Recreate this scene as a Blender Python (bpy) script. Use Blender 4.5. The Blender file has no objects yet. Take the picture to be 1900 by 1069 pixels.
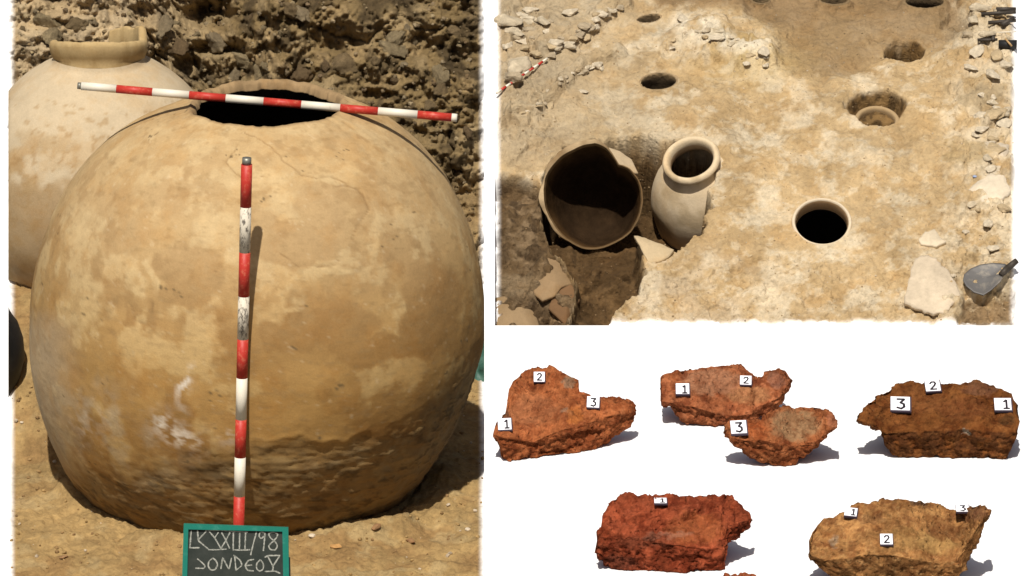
import bpy, math, random
import numpy as np
from mathutils import Vector, Matrix
from mathutils.bvhtree import BVHTree

# ------------------------------------------------------------------ camera, sky, sun, exposure
SC = bpy.context.scene
COL = SC.collection
TH = math.radians(18.0)
CS, SN = math.cos(TH), math.sin(TH)
K = 1.0 / (720.0 * 16.0)                      # metres per photo pixel per metre of distance
CAMH = 16 * SN + (315.5 / 720.0) * CS
CAM = np.array([0.0, 0.0, CAMH])
RT = np.array([1.0, 0, 0]); UP = np.array([0, SN, CS]); FW = np.array([0, CS, -SN])
cam_data = bpy.data.cameras.new('camera')
cam_data.sensor_width = 36.0
cam_data.lens = 36.0 / (1900 * K)
cam_data.clip_end = 3000
cam = bpy.data.objects.new('camera', cam_data)
COL.objects.link(cam)
cam.location = CAM
cam.rotation_euler = (math.pi / 2 - TH, 0, 0)
SC.camera = cam

SUN_EL, SUN_AZ = math.radians(60), math.radians(8.5)      # azimuth measured from behind the camera to the left
world = bpy.data.worlds.new('World'); SC.world = world; world.use_nodes = True
wn = world.node_tree.nodes; wl = world.node_tree.links
sky = wn.new('ShaderNodeTexSky'); sky.sky_type = 'NISHITA'; sky.sun_disc = False
sky.sun_elevation = SUN_EL; sky.sun_rotation = math.pi + SUN_AZ
sky.dust_density = 4.0; sky.air_density = 0.7; sky.ozone_density = 0.0
bg = wn['Background']; bg.inputs['Strength'].default_value = 0.05
wl.new(sky.outputs[0], bg.inputs[0])
sun_data = bpy.data.lights.new('sun', 'SUN'); sun_data.energy = 4.5; sun_data.angle = math.radians(0.9)
sun_data.color = (1.0, 0.965, 0.91)
sun = bpy.data.objects.new('sun', sun_data); COL.objects.link(sun)
TO_SUN = Vector((-math.sin(SUN_AZ) * math.cos(SUN_EL), -math.cos(SUN_AZ) * math.cos(SUN_EL), math.sin(SUN_EL)))
sun.rotation_euler = TO_SUN.to_track_quat('Z', 'Y').to_euler()
sun.location = (0, 0, 30)
SC.view_settings.view_transform = 'Standard'; SC.view_settings.look = 'None'
SC.view_settings.gamma = 1; SC.view_settings.use_curve_mapping = False
SC.view_settings.exposure = 0.15
SC.render.engine = 'CYCLES'
SC.cycles.max_bounces = 6

random.seed(7)
R = np.random.RandomState(11)

# ------------------------------------------------------------------ maths helpers
def P(px, py, d):
    px, py, d = np.broadcast_arrays(np.asarray(px, float), np.asarray(py, float), np.asarray(d, float))
    a = ((px - 950) * K * d)[..., None] * RT
    b = ((534.5 - py) * K * d)[..., None] * UP
    return CAM + a + b + d[..., None] * FW

def proj(w):
    r = np.asarray(w) - CAM
    d = r @ FW
    return 950 + (r @ RT) / (K * d), 534.5 - (r @ UP) / (K * d), d

def depth_z(py, z):
    return (CAMH - z) / (SN - (534.5 - np.asarray(py, float)) * K * CS)

def on_z(px, py, z=0.0):
    return P(px, py, depth_z(py, z))

def hsh(ix, iy, iz, seed):
    h = (ix.astype(np.int64) * 374761393 + iy.astype(np.int64) * 668265263 + iz.astype(np.int64) * 1440662683 + seed * 974634777) & 0xFFFFFFFF
    h = ((h ^ (h >> 13)) * 1274126177) & 0xFFFFFFFF
    h = ((h ^ (h >> 15)) * 2246822519) & 0xFFFFFFFF
    return ((h ^ (h >> 16)) & 0xFFFFFF) / float(0xFFFFFF)

def vn(p, seed=0):
    i = np.floor(p).astype(np.int64); f = p - i
    f = f * f * f * (f * (f * 6 - 15) + 10)
    o = 0
    for a in (0, 1):
        wa = f[..., 0] if a else 1 - f[..., 0]
        for b in (0, 1):
            wb = f[..., 1] if b else 1 - f[..., 1]
            for c in (0, 1):
                wc = f[..., 2] if c else 1 - f[..., 2]
                o = o + wa * wb * wc * hsh(i[..., 0] + a, i[..., 1] + b, i[..., 2] + c, seed)
    return o * 2 - 1

def fbm(p, octv=4, seed=0, gain=0.5, lac=2.03):
    o = 0; a = 1.0; s = 0
    for k in range(octv):
        o = o + a * vn(p * lac ** k + 17.3 * k, seed + k * 7); s += a; a *= gain
    return o / s * 1.6

def p3(x, y, z=0.0):
    x, y, z = np.broadcast_arrays(np.asarray(x, float), np.asarray(y, float), np.asarray(z, float))
    return np.stack([x, y, z], -1)

def worley(p, seed=0):
    i = np.floor(p).astype(np.int64)
    f1 = np.full(p.shape[:-1], 9.0); f2 = f1.copy(); cid = np.zeros(p.shape[:-1]); cx = np.zeros(p.shape)
    zr = (0,) if np.ptp(p[..., 2]) == 0 else (-1, 0, 1)
    for a in (-1, 0, 1):
        for b in (-1, 0, 1):
            for c in zr:
                j = i + np.array([a, b, c])
                q = np.stack([j[..., 0] + hsh(j[..., 0], j[..., 1], j[..., 2], seed + 1),
                              j[..., 1] + hsh(j[..., 0], j[..., 1], j[..., 2], seed + 2),
                              (j[..., 2] + hsh(j[..., 0], j[..., 1], j[..., 2], seed + 3)) if len(zr) > 1 else p[..., 2]], -1)
                d = np.sqrt(((q - p) ** 2).sum(-1))
                n = d < f1
                f2 = np.where(n, f1, np.minimum(f2, d)); f1 = np.where(n, d, f1)
                cid = np.where(n, hsh(j[..., 0], j[..., 1], j[..., 2], seed + 4), cid)
                cx = np.where(n[..., None], q, cx)
    return f1, f2, cid, cx

def sst(a, b, x):
    t = np.clip((np.asarray(x, float) - a) / (b - a), 0, 1)
    return t * t * (3 - 2 * t)

def lerp(a, b, t):
    return a + (b - a) * t

def poly_sd(px, py, poly):
    """signed distance, negative inside"""
    px = np.asarray(px, float); py = np.asarray(py, float)
    d = np.full(px.shape, 1e9); ins = np.zeros(px.shape, bool)
    n = len(poly)
    for i in range(n):
        x0, y0 = poly[i]; x1, y1 = poly[(i + 1) % n]
        ex, ey = x1 - x0, y1 - y0
        t = np.clip(((px - x0) * ex + (py - y0) * ey) / (ex * ex + ey * ey + 1e-9), 0, 1)
        d = np.minimum(d, np.hypot(px - x0 - t * ex, py - y0 - t * ey))
        c = ((y0 > py) != (y1 > py)) & (px < (x1 - x0) * (py - y0) / ((y1 - y0) if y1 != y0 else 1e-9) + x0)
        ins ^= c
    return np.where(ins, -d, d)

def ell(px, py, cx, cy, rx, ry, rot=0.0):
    c, s = math.cos(rot), math.sin(rot)
    dx, dy = px - cx, py - cy
    a = (dx * c - dy * s) / rx; b = (dx * s + dy * c) / ry
    return np.sqrt(a * a + b * b)

def c3(*v):
    return np.array(v, float)

def mixc(c, tgt, m):
    return c + (np.asarray(tgt, float) - c) * np.asarray(m)[..., None]

# ------------------------------------------------------------------ mesh / object helpers
def mesh_np(name, V, F, cols=None, smooth=True, tris=None):
    V = np.asarray(V, np.float32).reshape(-1, 3)
    me = bpy.data.meshes.new(name)
    F = np.asarray(F, np.int32).reshape(-1, 4) if F is not None and len(F) else np.zeros((0, 4), np.int32)
    T = np.asarray(tris, np.int32).reshape(-1, 3) if tris is not None and len(tris) else np.zeros((0, 3), np.int32)
    me.vertices.add(len(V)); me.vertices.foreach_set('co', V.ravel())
    nl = F.size + T.size
    me.loops.add(nl); me.loops.foreach_set('vertex_index', np.concatenate([F.ravel(), T.ravel()]))
    np_ = len(F) + len(T)
    me.polygons.add(np_)
    st = np.concatenate([np.arange(len(F)) * 4, F.size + np.arange(len(T)) * 3]).astype(np.int32)
    me.polygons.foreach_set('loop_start', st)
    me.polygons.foreach_set('use_smooth', np.full(np_, bool(smooth)))
    me.update(calc_edges=True)
    me.validate()
    if cols is not None:
        at = me.color_attributes.new('Col', 'FLOAT_COLOR', 'POINT')
        cc_ = np.asarray(cols, np.float32); cc_ = cc_.reshape(-1, cc_.shape[-1])
        c4 = np.ones((len(V), 4), np.float32); c4[:, :3] = np.clip(cc_[:, :3], 0.003, 0.9)
        if cc_.shape[1] == 4: c4[:, 3] = cc_[:, 3]
        at.data.foreach_set('color', c4.ravel())
    return me

def obj(name, me, mat=None, parent=None, loc=None, **props):
    o = bpy.data.objects.new(name, me); COL.objects.link(o)
    if mat is not None and me is not None and len(me.materials) == 0:
        me.materials.append(mat)
    if parent is not None:
        o.parent = parent
    if loc is not None:
        o.location = loc
    for k_, v_ in props.items():
        if v_ is not None:
            o[k_] = v_
    return o

def base_of(V):
    V = np.asarray(V).reshape(-1, 3)
    return np.array([(V[:, 0].min() + V[:, 0].max()) / 2, (V[:, 1].min() + V[:, 1].max()) / 2, V[:, 2].min()])

def thing_mesh(name, V, F, mat, label, cat, group=None, cols=None, smooth=True, tris=None):
    b = base_of(V)
    o = obj(name, mesh_np(name, np.asarray(V).reshape(-1, 3) - b, F, cols, smooth, tris), mat, None, b, label=label, category=cat, group=group)
    return o

def empty(name, loc, label, cat, group=None):
    o = bpy.data.objects.new(name, None); COL.objects.link(o); o.location = loc
    o.empty_display_size = 0.1
    o['label'] = label; o['category'] = cat
    if group: o['group'] = group
    return o

def part(name, V, F, mat, parent, cols=None, smooth=True, tris=None):
    l = np.array(parent.location)
    return obj(name, mesh_np(name, np.asarray(V).reshape(-1, 3) - l, F, cols, smooth, tris), mat, parent)

def grid_faces(nr, nc, wrap=False, off=0):
    r = np.arange(nr - 1)[:, None]; c = np.arange(nc if wrap else nc - 1)[None, :]
    c2 = (c + 1) % nc
    return np.stack([r * nc + c, r * nc + c2, (r + 1) * nc + c2, (r + 1) * nc + c], -1).reshape(-1, 4) + off

def tube(p0, p1, r0, r1=None, n=14, caps=True, rings=2):
    """straight round bar as (V, F quads, tris)"""
    p0 = np.asarray(p0, float); p1 = np.asarray(p1, float); r1 = r0 if r1 is None else r1
    ax = p1 - p0; L = np.linalg.norm(ax); ax /= L
    t = np.cross(ax, [0, 0, 1.0]); t = np.cross(ax, [0, 1.0, 0]) if np.linalg.norm(t) < 1e-3 else t
    t /= np.linalg.norm(t); b = np.cross(ax, t)
    a = np.linspace(0, 2 * math.pi, n, endpoint=False)
    V = []
    for k in range(rings):
        f = k / (rings - 1)
        V.append(p0 + (p1 - p0) * f + (lerp(r0, r1, f) * (np.cos(a)[:, None] * t + np.sin(a)[:, None] * b)))
    V = np.concatenate(V)
    F = grid_faces(rings, n, True)
    T = []
    if caps:
        V = np.concatenate([V, [p0], [p1]]); m = rings * n
        for i in range(n):
            T.append((m, (i + 1) % n, i)); T.append((m + 1, (rings - 1) * n + i, (rings - 1) * n + (i + 1) % n))
    return V, F, np.array(T).reshape(-1, 3)

def join(parts):
    Vs, Fs, Ts, o = [], [], [], 0
    for V, F, T in parts:
        V = np.asarray(V).reshape(-1, 3)
        Vs.append(V)
        if F is not None and len(F): Fs.append(np.asarray(F).reshape(-1, 4) + o)
        if T is not None and len(T): Ts.append(np.asarray(T).reshape(-1, 3) + o)
        o += len(V)
    return np.concatenate(Vs), (np.concatenate(Fs) if Fs else None), (np.concatenate(Ts) if Ts else None)

def box(o, X, Y, Z, x0, x1, y0, y1, z0, z1):
    o, X, Y, Z = (np.asarray(v, float) for v in (o, X, Y, Z))
    V = [o + X * x + Y * y + Z * z for z in (z0, z1) for y in (y0, y1) for x in (x0, x1)]
    F = [(0, 2, 3, 1), (4, 5, 7, 6), (0, 1, 5, 4), (2, 6, 7, 3), (0, 4, 6, 2), (1, 3, 7, 5)]
    return np.array(V), np.array(F), None

def norm(v):
    v = np.asarray(v, float); return v / np.linalg.norm(v)

# ------------------------------------------------------------------ materials
def new_mat(name):
    m = bpy.data.materials.new(name); m.use_nodes = True
    nt = m.node_tree; return m, nt.nodes, nt.links, nt.nodes['Principled BSDF']

def mat_earth(name, rough=0.95, grain=90.0, var=0.35, bump=0.5, bdist=0.006, spec=0.15, pits=0.0, hue=None, hue_scale=14.0, hue_lo=0.5, hue_hi=0.62):
    """vertex-colour base with mottling, fine grain and relief"""
    m, N, L, B = new_mat(name)
    at = N.new('ShaderNodeVertexColor'); at.layer_name = 'Col'
    tc = N.new('ShaderNodeTexCoord')
    n1 = N.new('ShaderNodeTexNoise'); n1.inputs['Scale'].default_value = grain; n1.inputs['Detail'].default_value = 6; n1.inputs['Roughness'].default_value = 0.7
    n2 = N.new('ShaderNodeTexNoise'); n2.inputs['Scale'].default_value = grain / 9; n2.inputs['Detail'].default_value = 5; n2.inputs['Roughness'].default_value = 0.65
    for n in (n1, n2): L.new(tc.outputs['Object'], n.inputs['Vector'])
    ad = N.new('ShaderNodeMath'); ad.operation = 'ADD'; L.new(n1.outputs['Fac'], ad.inputs[0]); L.new(n2.outputs['Fac'], ad.inputs[1])
    mr = N.new('ShaderNodeMapRange'); mr.inputs['From Min'].default_value = 0.6; mr.inputs['From Max'].default_value = 1.4
    mr.inputs['To Min'].default_value = 1 - var; mr.inputs['To Max'].default_value = 1 + var
    L.new(ad.outputs[0], mr.inputs['Value'])
    mx = N.new('ShaderNodeMix'); mx.data_type = 'RGBA'; mx.blend_type = 'MULTIPLY'; L.new(at.outputs['Alpha'], mx.inputs['Factor'])
    src = at.outputs['Color']
    if hue is not None:
        n3 = N.new('ShaderNodeTexNoise'); n3.inputs['Scale'].default_value = hue_scale; n3.inputs['Detail'].default_value = 7; n3.inputs['Roughness'].default_value = 0.65
        L.new(tc.outputs['Object'], n3.inputs['Vector'])
        r3 = N.new('ShaderNodeMapRange'); r3.inputs['From Min'].default_value = hue_lo; r3.inputs['From Max'].default_value = hue_hi
        L.new(n3.outputs['Fac'], r3.inputs['Value'])
        m3 = N.new('ShaderNodeMix'); m3.data_type = 'RGBA'; m3.blend_type = 'MULTIPLY'
        am = N.new('ShaderNodeMath'); am.operation = 'MULTIPLY'; L.new(r3.outputs['Result'], am.inputs[0]); L.new(at.outputs['Alpha'], am.inputs[1]); L.new(am.outputs[0], m3.inputs['Factor']); L.new(src, m3.inputs['A']); m3.inputs['B'].default_value = (*hue, 1)
        src = m3.outputs['Result']
    L.new(src, mx.inputs['A'])
    cb = N.new('ShaderNodeCombineColor')
    for i in range(3): L.new(mr.outputs['Result'], cb.inputs[i])
    L.new(cb.outputs['Color'], mx.inputs['B'])
    L.new(mx.outputs['Result'], B.inputs['Base Color'])
    B.inputs['Roughness'].default_value = rough
    B.inputs['Specular IOR Level'].default_value = spec
    bp = N.new('ShaderNodeBump'); bm_ = N.new('ShaderNodeMath'); bm_.operation = 'MULTIPLY'; L.new(at.outputs['Alpha'], bm_.inputs[0]); bm_.inputs[1].default_value = bump; L.new(bm_.outputs[0], bp.inputs['Strength']); bp.inputs['Distance'].default_value = bdist
    h = ad.outputs[0]
    if pits > 0:
        vo = N.new('ShaderNodeTexVoronoi'); vo.inputs['Scale'].default_value = grain * 0.8; L.new(tc.outputs['Object'], vo.inputs['Vector'])
        rm = N.new('ShaderNodeMapRange'); rm.inputs['From Min'].default_value = 0.0; rm.inputs['From Max'].default_value = 0.3; rm.inputs['To Min'].default_value = -pits; rm.inputs['To Max'].default_value = 0
        L.new(vo.outputs['Distance'], rm.inputs['Value'])
        a2 = N.new('ShaderNodeMath'); a2.operation = 'ADD'; L.new(h, a2.inputs[0]); L.new(rm.outputs['Result'], a2.inputs[1]); h = a2.outputs[0]
    L.new(h, bp.inputs['Height']); L.new(bp.outputs['Normal'], B.inputs['Normal'])
    return m

def mat_plain(name, col, rough=0.6, spec=0.3, metal=0.0, scuff=None, scuff_scale=60.0, lo=0.55, hi=0.7, bump=0.0, stretch=None):
    m, N, L, B = new_mat(name)
    B.inputs['Base Color'].default_value = (*col, 1); B.inputs['Roughness'].default_value = rough
    B.inputs['Specular IOR Level'].default_value = spec; B.inputs['Metallic'].default_value = metal
    if scuff is not None:
        tc = N.new('ShaderNodeTexCoord'); n = N.new('ShaderNodeTexNoise'); n.inputs['Scale'].default_value = scuff_scale
        n.inputs['Detail'].default_value = 6; n.inputs['Roughness'].default_value = 0.7
        v = tc.outputs['Object']
        if stretch:
            mp = N.new('ShaderNodeMapping'); mp.inputs['Scale'].default_value = stretch; L.new(v, mp.inputs['Vector']); v = mp.outputs['Vector']
        L.new(v, n.inputs['Vector'])
        r = N.new('ShaderNodeMapRange'); r.inputs['From Min'].default_value = lo; r.inputs['From Max'].default_value = hi
        L.new(n.outputs['Fac'], r.inputs['Value'])
        x = N.new('ShaderNodeMix'); x.data_type = 'RGBA'; x.inputs['A'].default_value = (*col, 1); x.inputs['B'].default_value = (*scuff, 1)
        L.new(r.outputs['Result'], x.inputs['Factor']); L.new(x.outputs['Result'], B.inputs['Base Color'])
        if bump:
            bp = N.new('ShaderNodeBump'); bp.inputs['Strength'].default_value = bump; bp.inputs['Distance'].default_value = 0.003
            L.new(n.outputs['Fac'], bp.inputs['Height']); L.new(bp.outputs['Normal'], B.inputs['Normal'])
    return m

M = {}
M['soil'] = mat_earth('soil', grain=64, var=0.38, bump=0.9, bdist=0.012, pits=0.3, hue=(0.98, 0.93, 0.86), hue_scale=9)
M['bank'] = mat_earth('bank_earth', grain=48, var=0.5, bump=0.8, bdist=0.014, pits=0.08)
M['clay'] = mat_earth('fired_clay', grain=150, var=0.15, bump=0.32, bdist=0.003, spec=0.12, rough=0.9, pits=0.2, hue=(0.96, 0.9, 0.82), hue_scale=7)
M['inner_shade'] = mat_earth('shaded_inside', grain=40, var=0.5, bump=0.5, bdist=0.01, spec=0.0, rough=1.0)  # insides of the jars, their shade painted into the colour
M['rock'] = mat_earth('rock', grain=60, var=0.25, bump=0.5, bdist=0.008, pits=0.2)
M['brick'] = mat_earth('burnt_clay', grain=80, var=0.6, bump=0.95, bdist=0.010, pits=0.6, spec=0.05, hue=(0.62, 0.5, 0.45), hue_scale=26, hue_lo=0.48, hue_hi=0.68)
M['white'] = mat_plain('white_board', (0.86, 0.86, 0.85), rough=0.9, spec=0.1)
M['red_paint'] = mat_plain('red_paint', (0.43, 0.032, 0.02), rough=0.5, scuff=(0.55, 0.16, 0.09), scuff_scale=70, lo=0.52, hi=0.75)
M['white_paint'] = mat_plain('white_paint', (0.68, 0.62, 0.50), rough=0.5, scuff=(0.45, 0.38, 0.28), scuff_scale=60, lo=0.6, hi=0.8)
M['white_worn'] = mat_plain('worn_white_paint', (0.62, 0.55, 0.43), rough=0.6, scuff=(0.13, 0.11, 0.085), scuff_scale=95, lo=0.50, hi=0.60, stretch=(1, 1, 0.45))
M['steel'] = mat_plain('dull_steel', (0.22, 0.21, 0.17), rough=0.45, metal=0.5, scuff=(0.12, 0.11, 0.1))
M['slate'] = mat_plain('chalkboard_black', (0.020, 0.026, 0.021), rough=0.75, scuff=(0.045, 0.05, 0.042), scuff_scale=14, lo=0.4, hi=0.75)
M['green'] = mat_plain('green_paint', (0.008, 0.16, 0.115), rough=0.5, scuff=(0.05, 0.24, 0.18), scuff_scale=40, lo=0.55, hi=0.8)
M['chalk'] = mat_plain('chalk', (0.36, 0.36, 0.31), rough=0.95, scuff=(0.11, 0.12, 0.10), scuff_scale=160, lo=0.45, hi=0.65)
M['black'] = mat_plain('black_rubber', (0.012, 0.012, 0.012), rough=0.6, scuff=(0.03, 0.03, 0.028), scuff_scale=12, lo=0.5, hi=0.8)
M['sheet'] = mat_plain('green_sheet', (0.03, 0.085, 0.06), rough=0.55, scuff=(0.10, 0.17, 0.13), scuff_scale=10, lo=0.45, hi=0.7)
M['tag'] = mat_plain('tag_paper', (0.85, 0.84, 0.86), rough=0.8)
M['tag_edge'] = mat_plain('tag_edge', (0.05, 0.035, 0.05), rough=0.8)
M['ink'] = mat_plain('ink', (0.02, 0.015, 0.02), rough=0.8)
M['iron'] = mat_plain('dark_iron', (0.05, 0.04, 0.03), rough=0.6, metal=0.3, scuff=(0.08, 0.065, 0.05), scuff_scale=40)
M['blade'] = mat_plain('worn_blade', (0.10, 0.093, 0.086), rough=0.55, metal=0.2, scuff=(0.27, 0.23, 0.17), scuff_scale=30, lo=0.5, hi=0.8, bump=0.1)
M['wood'] = mat_plain('wood', (0.42, 0.27, 0.12), rough=0.7, scuff=(0.2, 0.12, 0.05), scuff_scale=40)
M['bluish'] = mat_plain('bluish_plastic', (0.25, 0.30, 0.42), rough=0.5)

# ------------------------------------------------------------------ white ground and table
ZF = -2.05
gv = np.array([(-400, -60, ZF), (400, -60, ZF), (400, 900, ZF), (-400, 900, ZF)], float)
gv[:, 2] = ZF - 0.006
M['ground'] = mat_plain('grey_ground', (0.24, 0.23, 0.21), rough=0.95, spec=0.1, scuff=(0.18, 0.17, 0.15), scuff_scale=3)
obj('ground', mesh_np('ground', gv, [(0, 1, 2, 3)], smooth=False), M['ground'], kind='structure')
sq = np.array([on_z(-260, 1180, ZF), on_z(60, 1180, ZF), on_z(60, -90, ZF), on_z(-260, -90, ZF)])
obj('white_sheet', mesh_np('white_sheet', sq, [(0, 1, 2, 3)], smooth=False), M['white'], kind='structure')
Y_SPLIT = 604.0
tq = np.array([on_z(898.6, 1150), on_z(1980, 1150), on_z(1980, Y_SPLIT), on_z(898.6, Y_SPLIT)])
tb = tq.copy(); tb[:, 2] = ZF
obj('white_floor', mesh_np('white_floor', np.concatenate([tq, tb]),
    [(0, 1, 2, 3), (4, 7, 6, 5), (0, 4, 5, 1), (1, 5, 6, 2), (2, 6, 7, 3), (3, 7, 4, 0)], smooth=False), M['white'], kind='structure')

# ------------------------------------------------------------------ LEFT: bank and ground behind / under the great jar
D0 = 20.2
U = D0 * K                                     # metres per local unit (one photo pixel at the jar)
JO = P(478, 600, D0)                           # jar axis at its widest level
def Lw(x, yb, z):
    x, yb, z = np.broadcast_arrays(np.asarray(x, float), np.asarray(yb, float), np.asarray(z, float))
    return JO + U * np.stack([x, yb, z], -1)
ZG = -310.0
NCL, NG, NB = 372, 240, 330
cpx = np.linspace(13.5, 902.6, NCL)
yb0 = 660 + 290 * (1 - sst(330, 620, cpx))
def mound(px, yb):
    return 205 * sst(-20, 480, yb) * (1 - sst(180, 430, px)) * (1 - 0 * yb)
rows_g = np.linspace(0, 1, NG) ** 0.9
ybG = -680 + (yb0[None, :] + 680) * rows_g[:, None]
zG = ZG + mound(cpx[None, :], ybG)
tB = np.linspace(0, 1180, NB + 1)[1:]
ang = math.radians(52)
ybB = yb0[None, :] + tB[:, None] * math.cos(ang)
zB = ZG + mound(cpx[None, :], yb0[None, :]) + tB[:, None] * math.sin(ang)
ybA = np.concatenate([ybG, ybB]); zA = np.concatenate([zG, zB])
isb = np.concatenate([np.zeros((NG, 1)), sst(0, 60, tB)[:, None]]) * np.ones((1, NCL))
PXc = np.broadcast_to(cpx[None, :], ybA.shape)
def col_world(px, yb, z):
    """local (yb,z) at photo column px -> world"""
    y = JO[1] + U * yb; zz = JO[2] + U * z
    d = y * CS - (zz - CAMH) * SN
    return np.stack([(px - 950) * K * d, y, zz], -1)
Wb = col_world(PXc, ybA, zA)
_, PYb, _ = proj(Wb)
q = p3(PXc, ybA, zA)
qb = p3(PXc, np.where(isb > 0, tB[-1] * 0 + np.concatenate([ybG * 0, np.broadcast_to(tB[:, None], ybB.shape)]), ybA), 0.0)
# bank relief: broken angular clods
wz = qb + 14 * np.stack([fbm(q / 40, 3, 5), fbm(q / 40, 3, 9), 0 * q[..., 0]], -1); wz[..., 2] = 0
f1, f2, cid, cx = worley(wz / np.array([95, 70, 1.0]), 3)
tilt = (wz / np.array([95, 70, 1.0]) - cx)
h1 = (cid - 0.5) * 62 + tilt[..., 1] * 46 * (cid - 0.2) - 26 * (1 - sst(0.0, 0.16, f2 - f1))
f1, f2, cid2, cx2 = worley(wz / np.array([36, 30, 1.0]), 8)
tilt2 = (wz / np.array([36, 30, 1.0]) - cx2)
h2 = (cid2 - 0.5) * 26 + tilt2[..., 1] * 16 + tilt2[..., 0] * 12 * (cid2 - 0.5) - 9 * (1 - sst(0.0, 0.2, f2 - f1))
h3 = 30 * fbm(q / 120, 4, 21) + 9 * fbm(q / 20, 3, 31) + 4 * fbm(q / 7, 2, 37)
hb = h1 * 0.55 * (0.4 + 0.9 * sst(-.3, .4, fbm(q / 150, 3, 29))) + h2 * 0.35 + h3 * 1.6 + 24 * fbm(q / 55, 6, 27, 0.62)
hol = lambda x, y, rx, ry: np.exp(-np.minimum(ell(PXc, PYb, x, y, rx, ry) ** 4, 30))
hb = hb - 95 * hol(392, 28, 46, 26) - 50 * hol(268, 25, 22, 20) - 45 * hol(405, 92, 42, 10) - 40 * hol(560, 150, 35, 18) - 45 * hol(690, 178, 40, 12) - 40 * hol(780, 85, 22, 28) - 35 * hol(105, 45, 26, 8) - 45 * hol(350, 120, 22, 14)
# ground relief
hg = 9 * fbm(q / 130, 4, 41) + 6.5 * fbm(q / 38, 5, 45, 0.6) + 2.4 * fbm(q / 11, 3, 49)
jr = np.hypot(PXc - 478, 0 * PXc)
lx = (Wb[..., 0] - JO[0]) / U
rad = np.hypot(lx, ybA)
hg = hg + 26 * np.exp(-((rad - 352) / 34.0) ** 2) * (0.55 + 0.6 * fbm(p3(lx / 90, ybA / 90), 3, 77)) * (ybA < 150)
# footmarks / scrapes to the right of the jar
for (x_, y_, a_, l_) in ((770, 905, 0.9, 42), (795, 945, 0.7, 34), (745, 940, 1.1, 30), (700, 985, 0.1, 26), (770, 965, .8, 22), (880, 1000, .3, 40), (640, 1010, .2, 50), (110, 1010, .2, 50), (230, 990, .3, 34)):
    e_ = ell(PXc, PYb, x_, y_, l_, 5.5, a_)
    hg = hg - 6 * np.exp(-e_ ** 2) * (1 - isb)
edge = np.minimum(PXc - 13.5, 902.6 - PXc)
hh = lerp(hg, hb * (0.25 + 0.75 * sst(0, 26, edge)), isb)
nrm_y = -0.96 * isb; nrm_z = lerp(1.0, 0.28, isb)
Wl = col_world(PXc, ybA + hh * nrm_y, zA + hh * nrm_z)
# colours
cg = np.empty(Wl.shape); cg[:] = c3(0.41, 0.255, 0.108)
cg = mixc(cg, c3(0.33, 0.19, 0.078), sst(-0.1, 0.6, fbm(q / 90, 4, 61)))
cg = mixc(cg, c3(0.45, 0.31, 0.155), 0.6 * sst(0.2, 0.7, fbm(q / 45, 4, 66)))
cg = cg * c3(0.80, 0.84, 0.80)
cb_ = np.empty(Wl.shape); cb_[:] = c3(0.215, 0.150, 0.070)
cb_ = mixc(cb_, c3(0.32, 0.235, 0.125), sst(0.0, 0.6, fbm(q / 70, 4, 71)))
cb_ = mixc(cb_, c3(0.095, 0.066, 0.033), sst(0.0, 0.5, fbm(q / 38, 4, 73)))
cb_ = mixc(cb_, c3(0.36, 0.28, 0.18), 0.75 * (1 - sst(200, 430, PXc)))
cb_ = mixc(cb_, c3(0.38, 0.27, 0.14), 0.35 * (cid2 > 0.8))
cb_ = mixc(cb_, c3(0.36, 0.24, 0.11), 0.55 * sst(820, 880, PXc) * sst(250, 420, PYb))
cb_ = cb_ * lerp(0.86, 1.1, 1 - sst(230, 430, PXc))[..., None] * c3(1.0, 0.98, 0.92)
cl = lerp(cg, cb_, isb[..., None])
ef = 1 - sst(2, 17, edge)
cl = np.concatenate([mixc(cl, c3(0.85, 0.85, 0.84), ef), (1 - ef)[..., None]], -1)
nr, nc = Wl.shape[:2]
Fl = grid_faces(nr, nc)
def skirt(W, zf):
    """drop the border of a grid to the floor"""
    nr, nc = W.shape[:2]
    idx = np.concatenate([np.arange(nc), np.arange(1, nr) * nc + nc - 1, (nr - 1) * nc + np.arange(nc - 2, -1, -1), np.arange(nr - 2, 0, -1) * nc])
    low = W.reshape(-1, 3)[idx].copy()
    n = len(idx); b0 = nr * nc
    j = np.arange(n); j2 = (j + 1) % n
    return low, np.stack([idx[j2], idx[j], b0 + j, b0 + j2], -1)
low, Fs = skirt(Wl, ZF)
def drop(low, zf):
    o = low.copy()
    # straight down along the side planes that run away from the picture plane
    d = (low - CAM) @ FW
    px, _, _ = proj(low)
    o[:, 2] = zf
    d2 = (o - CAM) @ FW
    o[:, 0] = (px - 950) * K * d2
    return o
low = drop(low, ZF - 0.0)
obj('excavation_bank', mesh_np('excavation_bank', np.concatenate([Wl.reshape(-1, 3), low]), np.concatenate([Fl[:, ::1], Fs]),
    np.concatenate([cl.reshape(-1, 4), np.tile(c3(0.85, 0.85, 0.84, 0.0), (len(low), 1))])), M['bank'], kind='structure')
left_bvh = BVHTree.FromPolygons([tuple(v) for v in Wl.reshape(-1, 3)], [tuple(f) for f in Fl.tolist()])
def ray(bvh, px, py):
    d = P(px, py, 1.0) - CAM
    return bvh.ray_cast(Vector(CAM), Vector(norm(d)))

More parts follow.
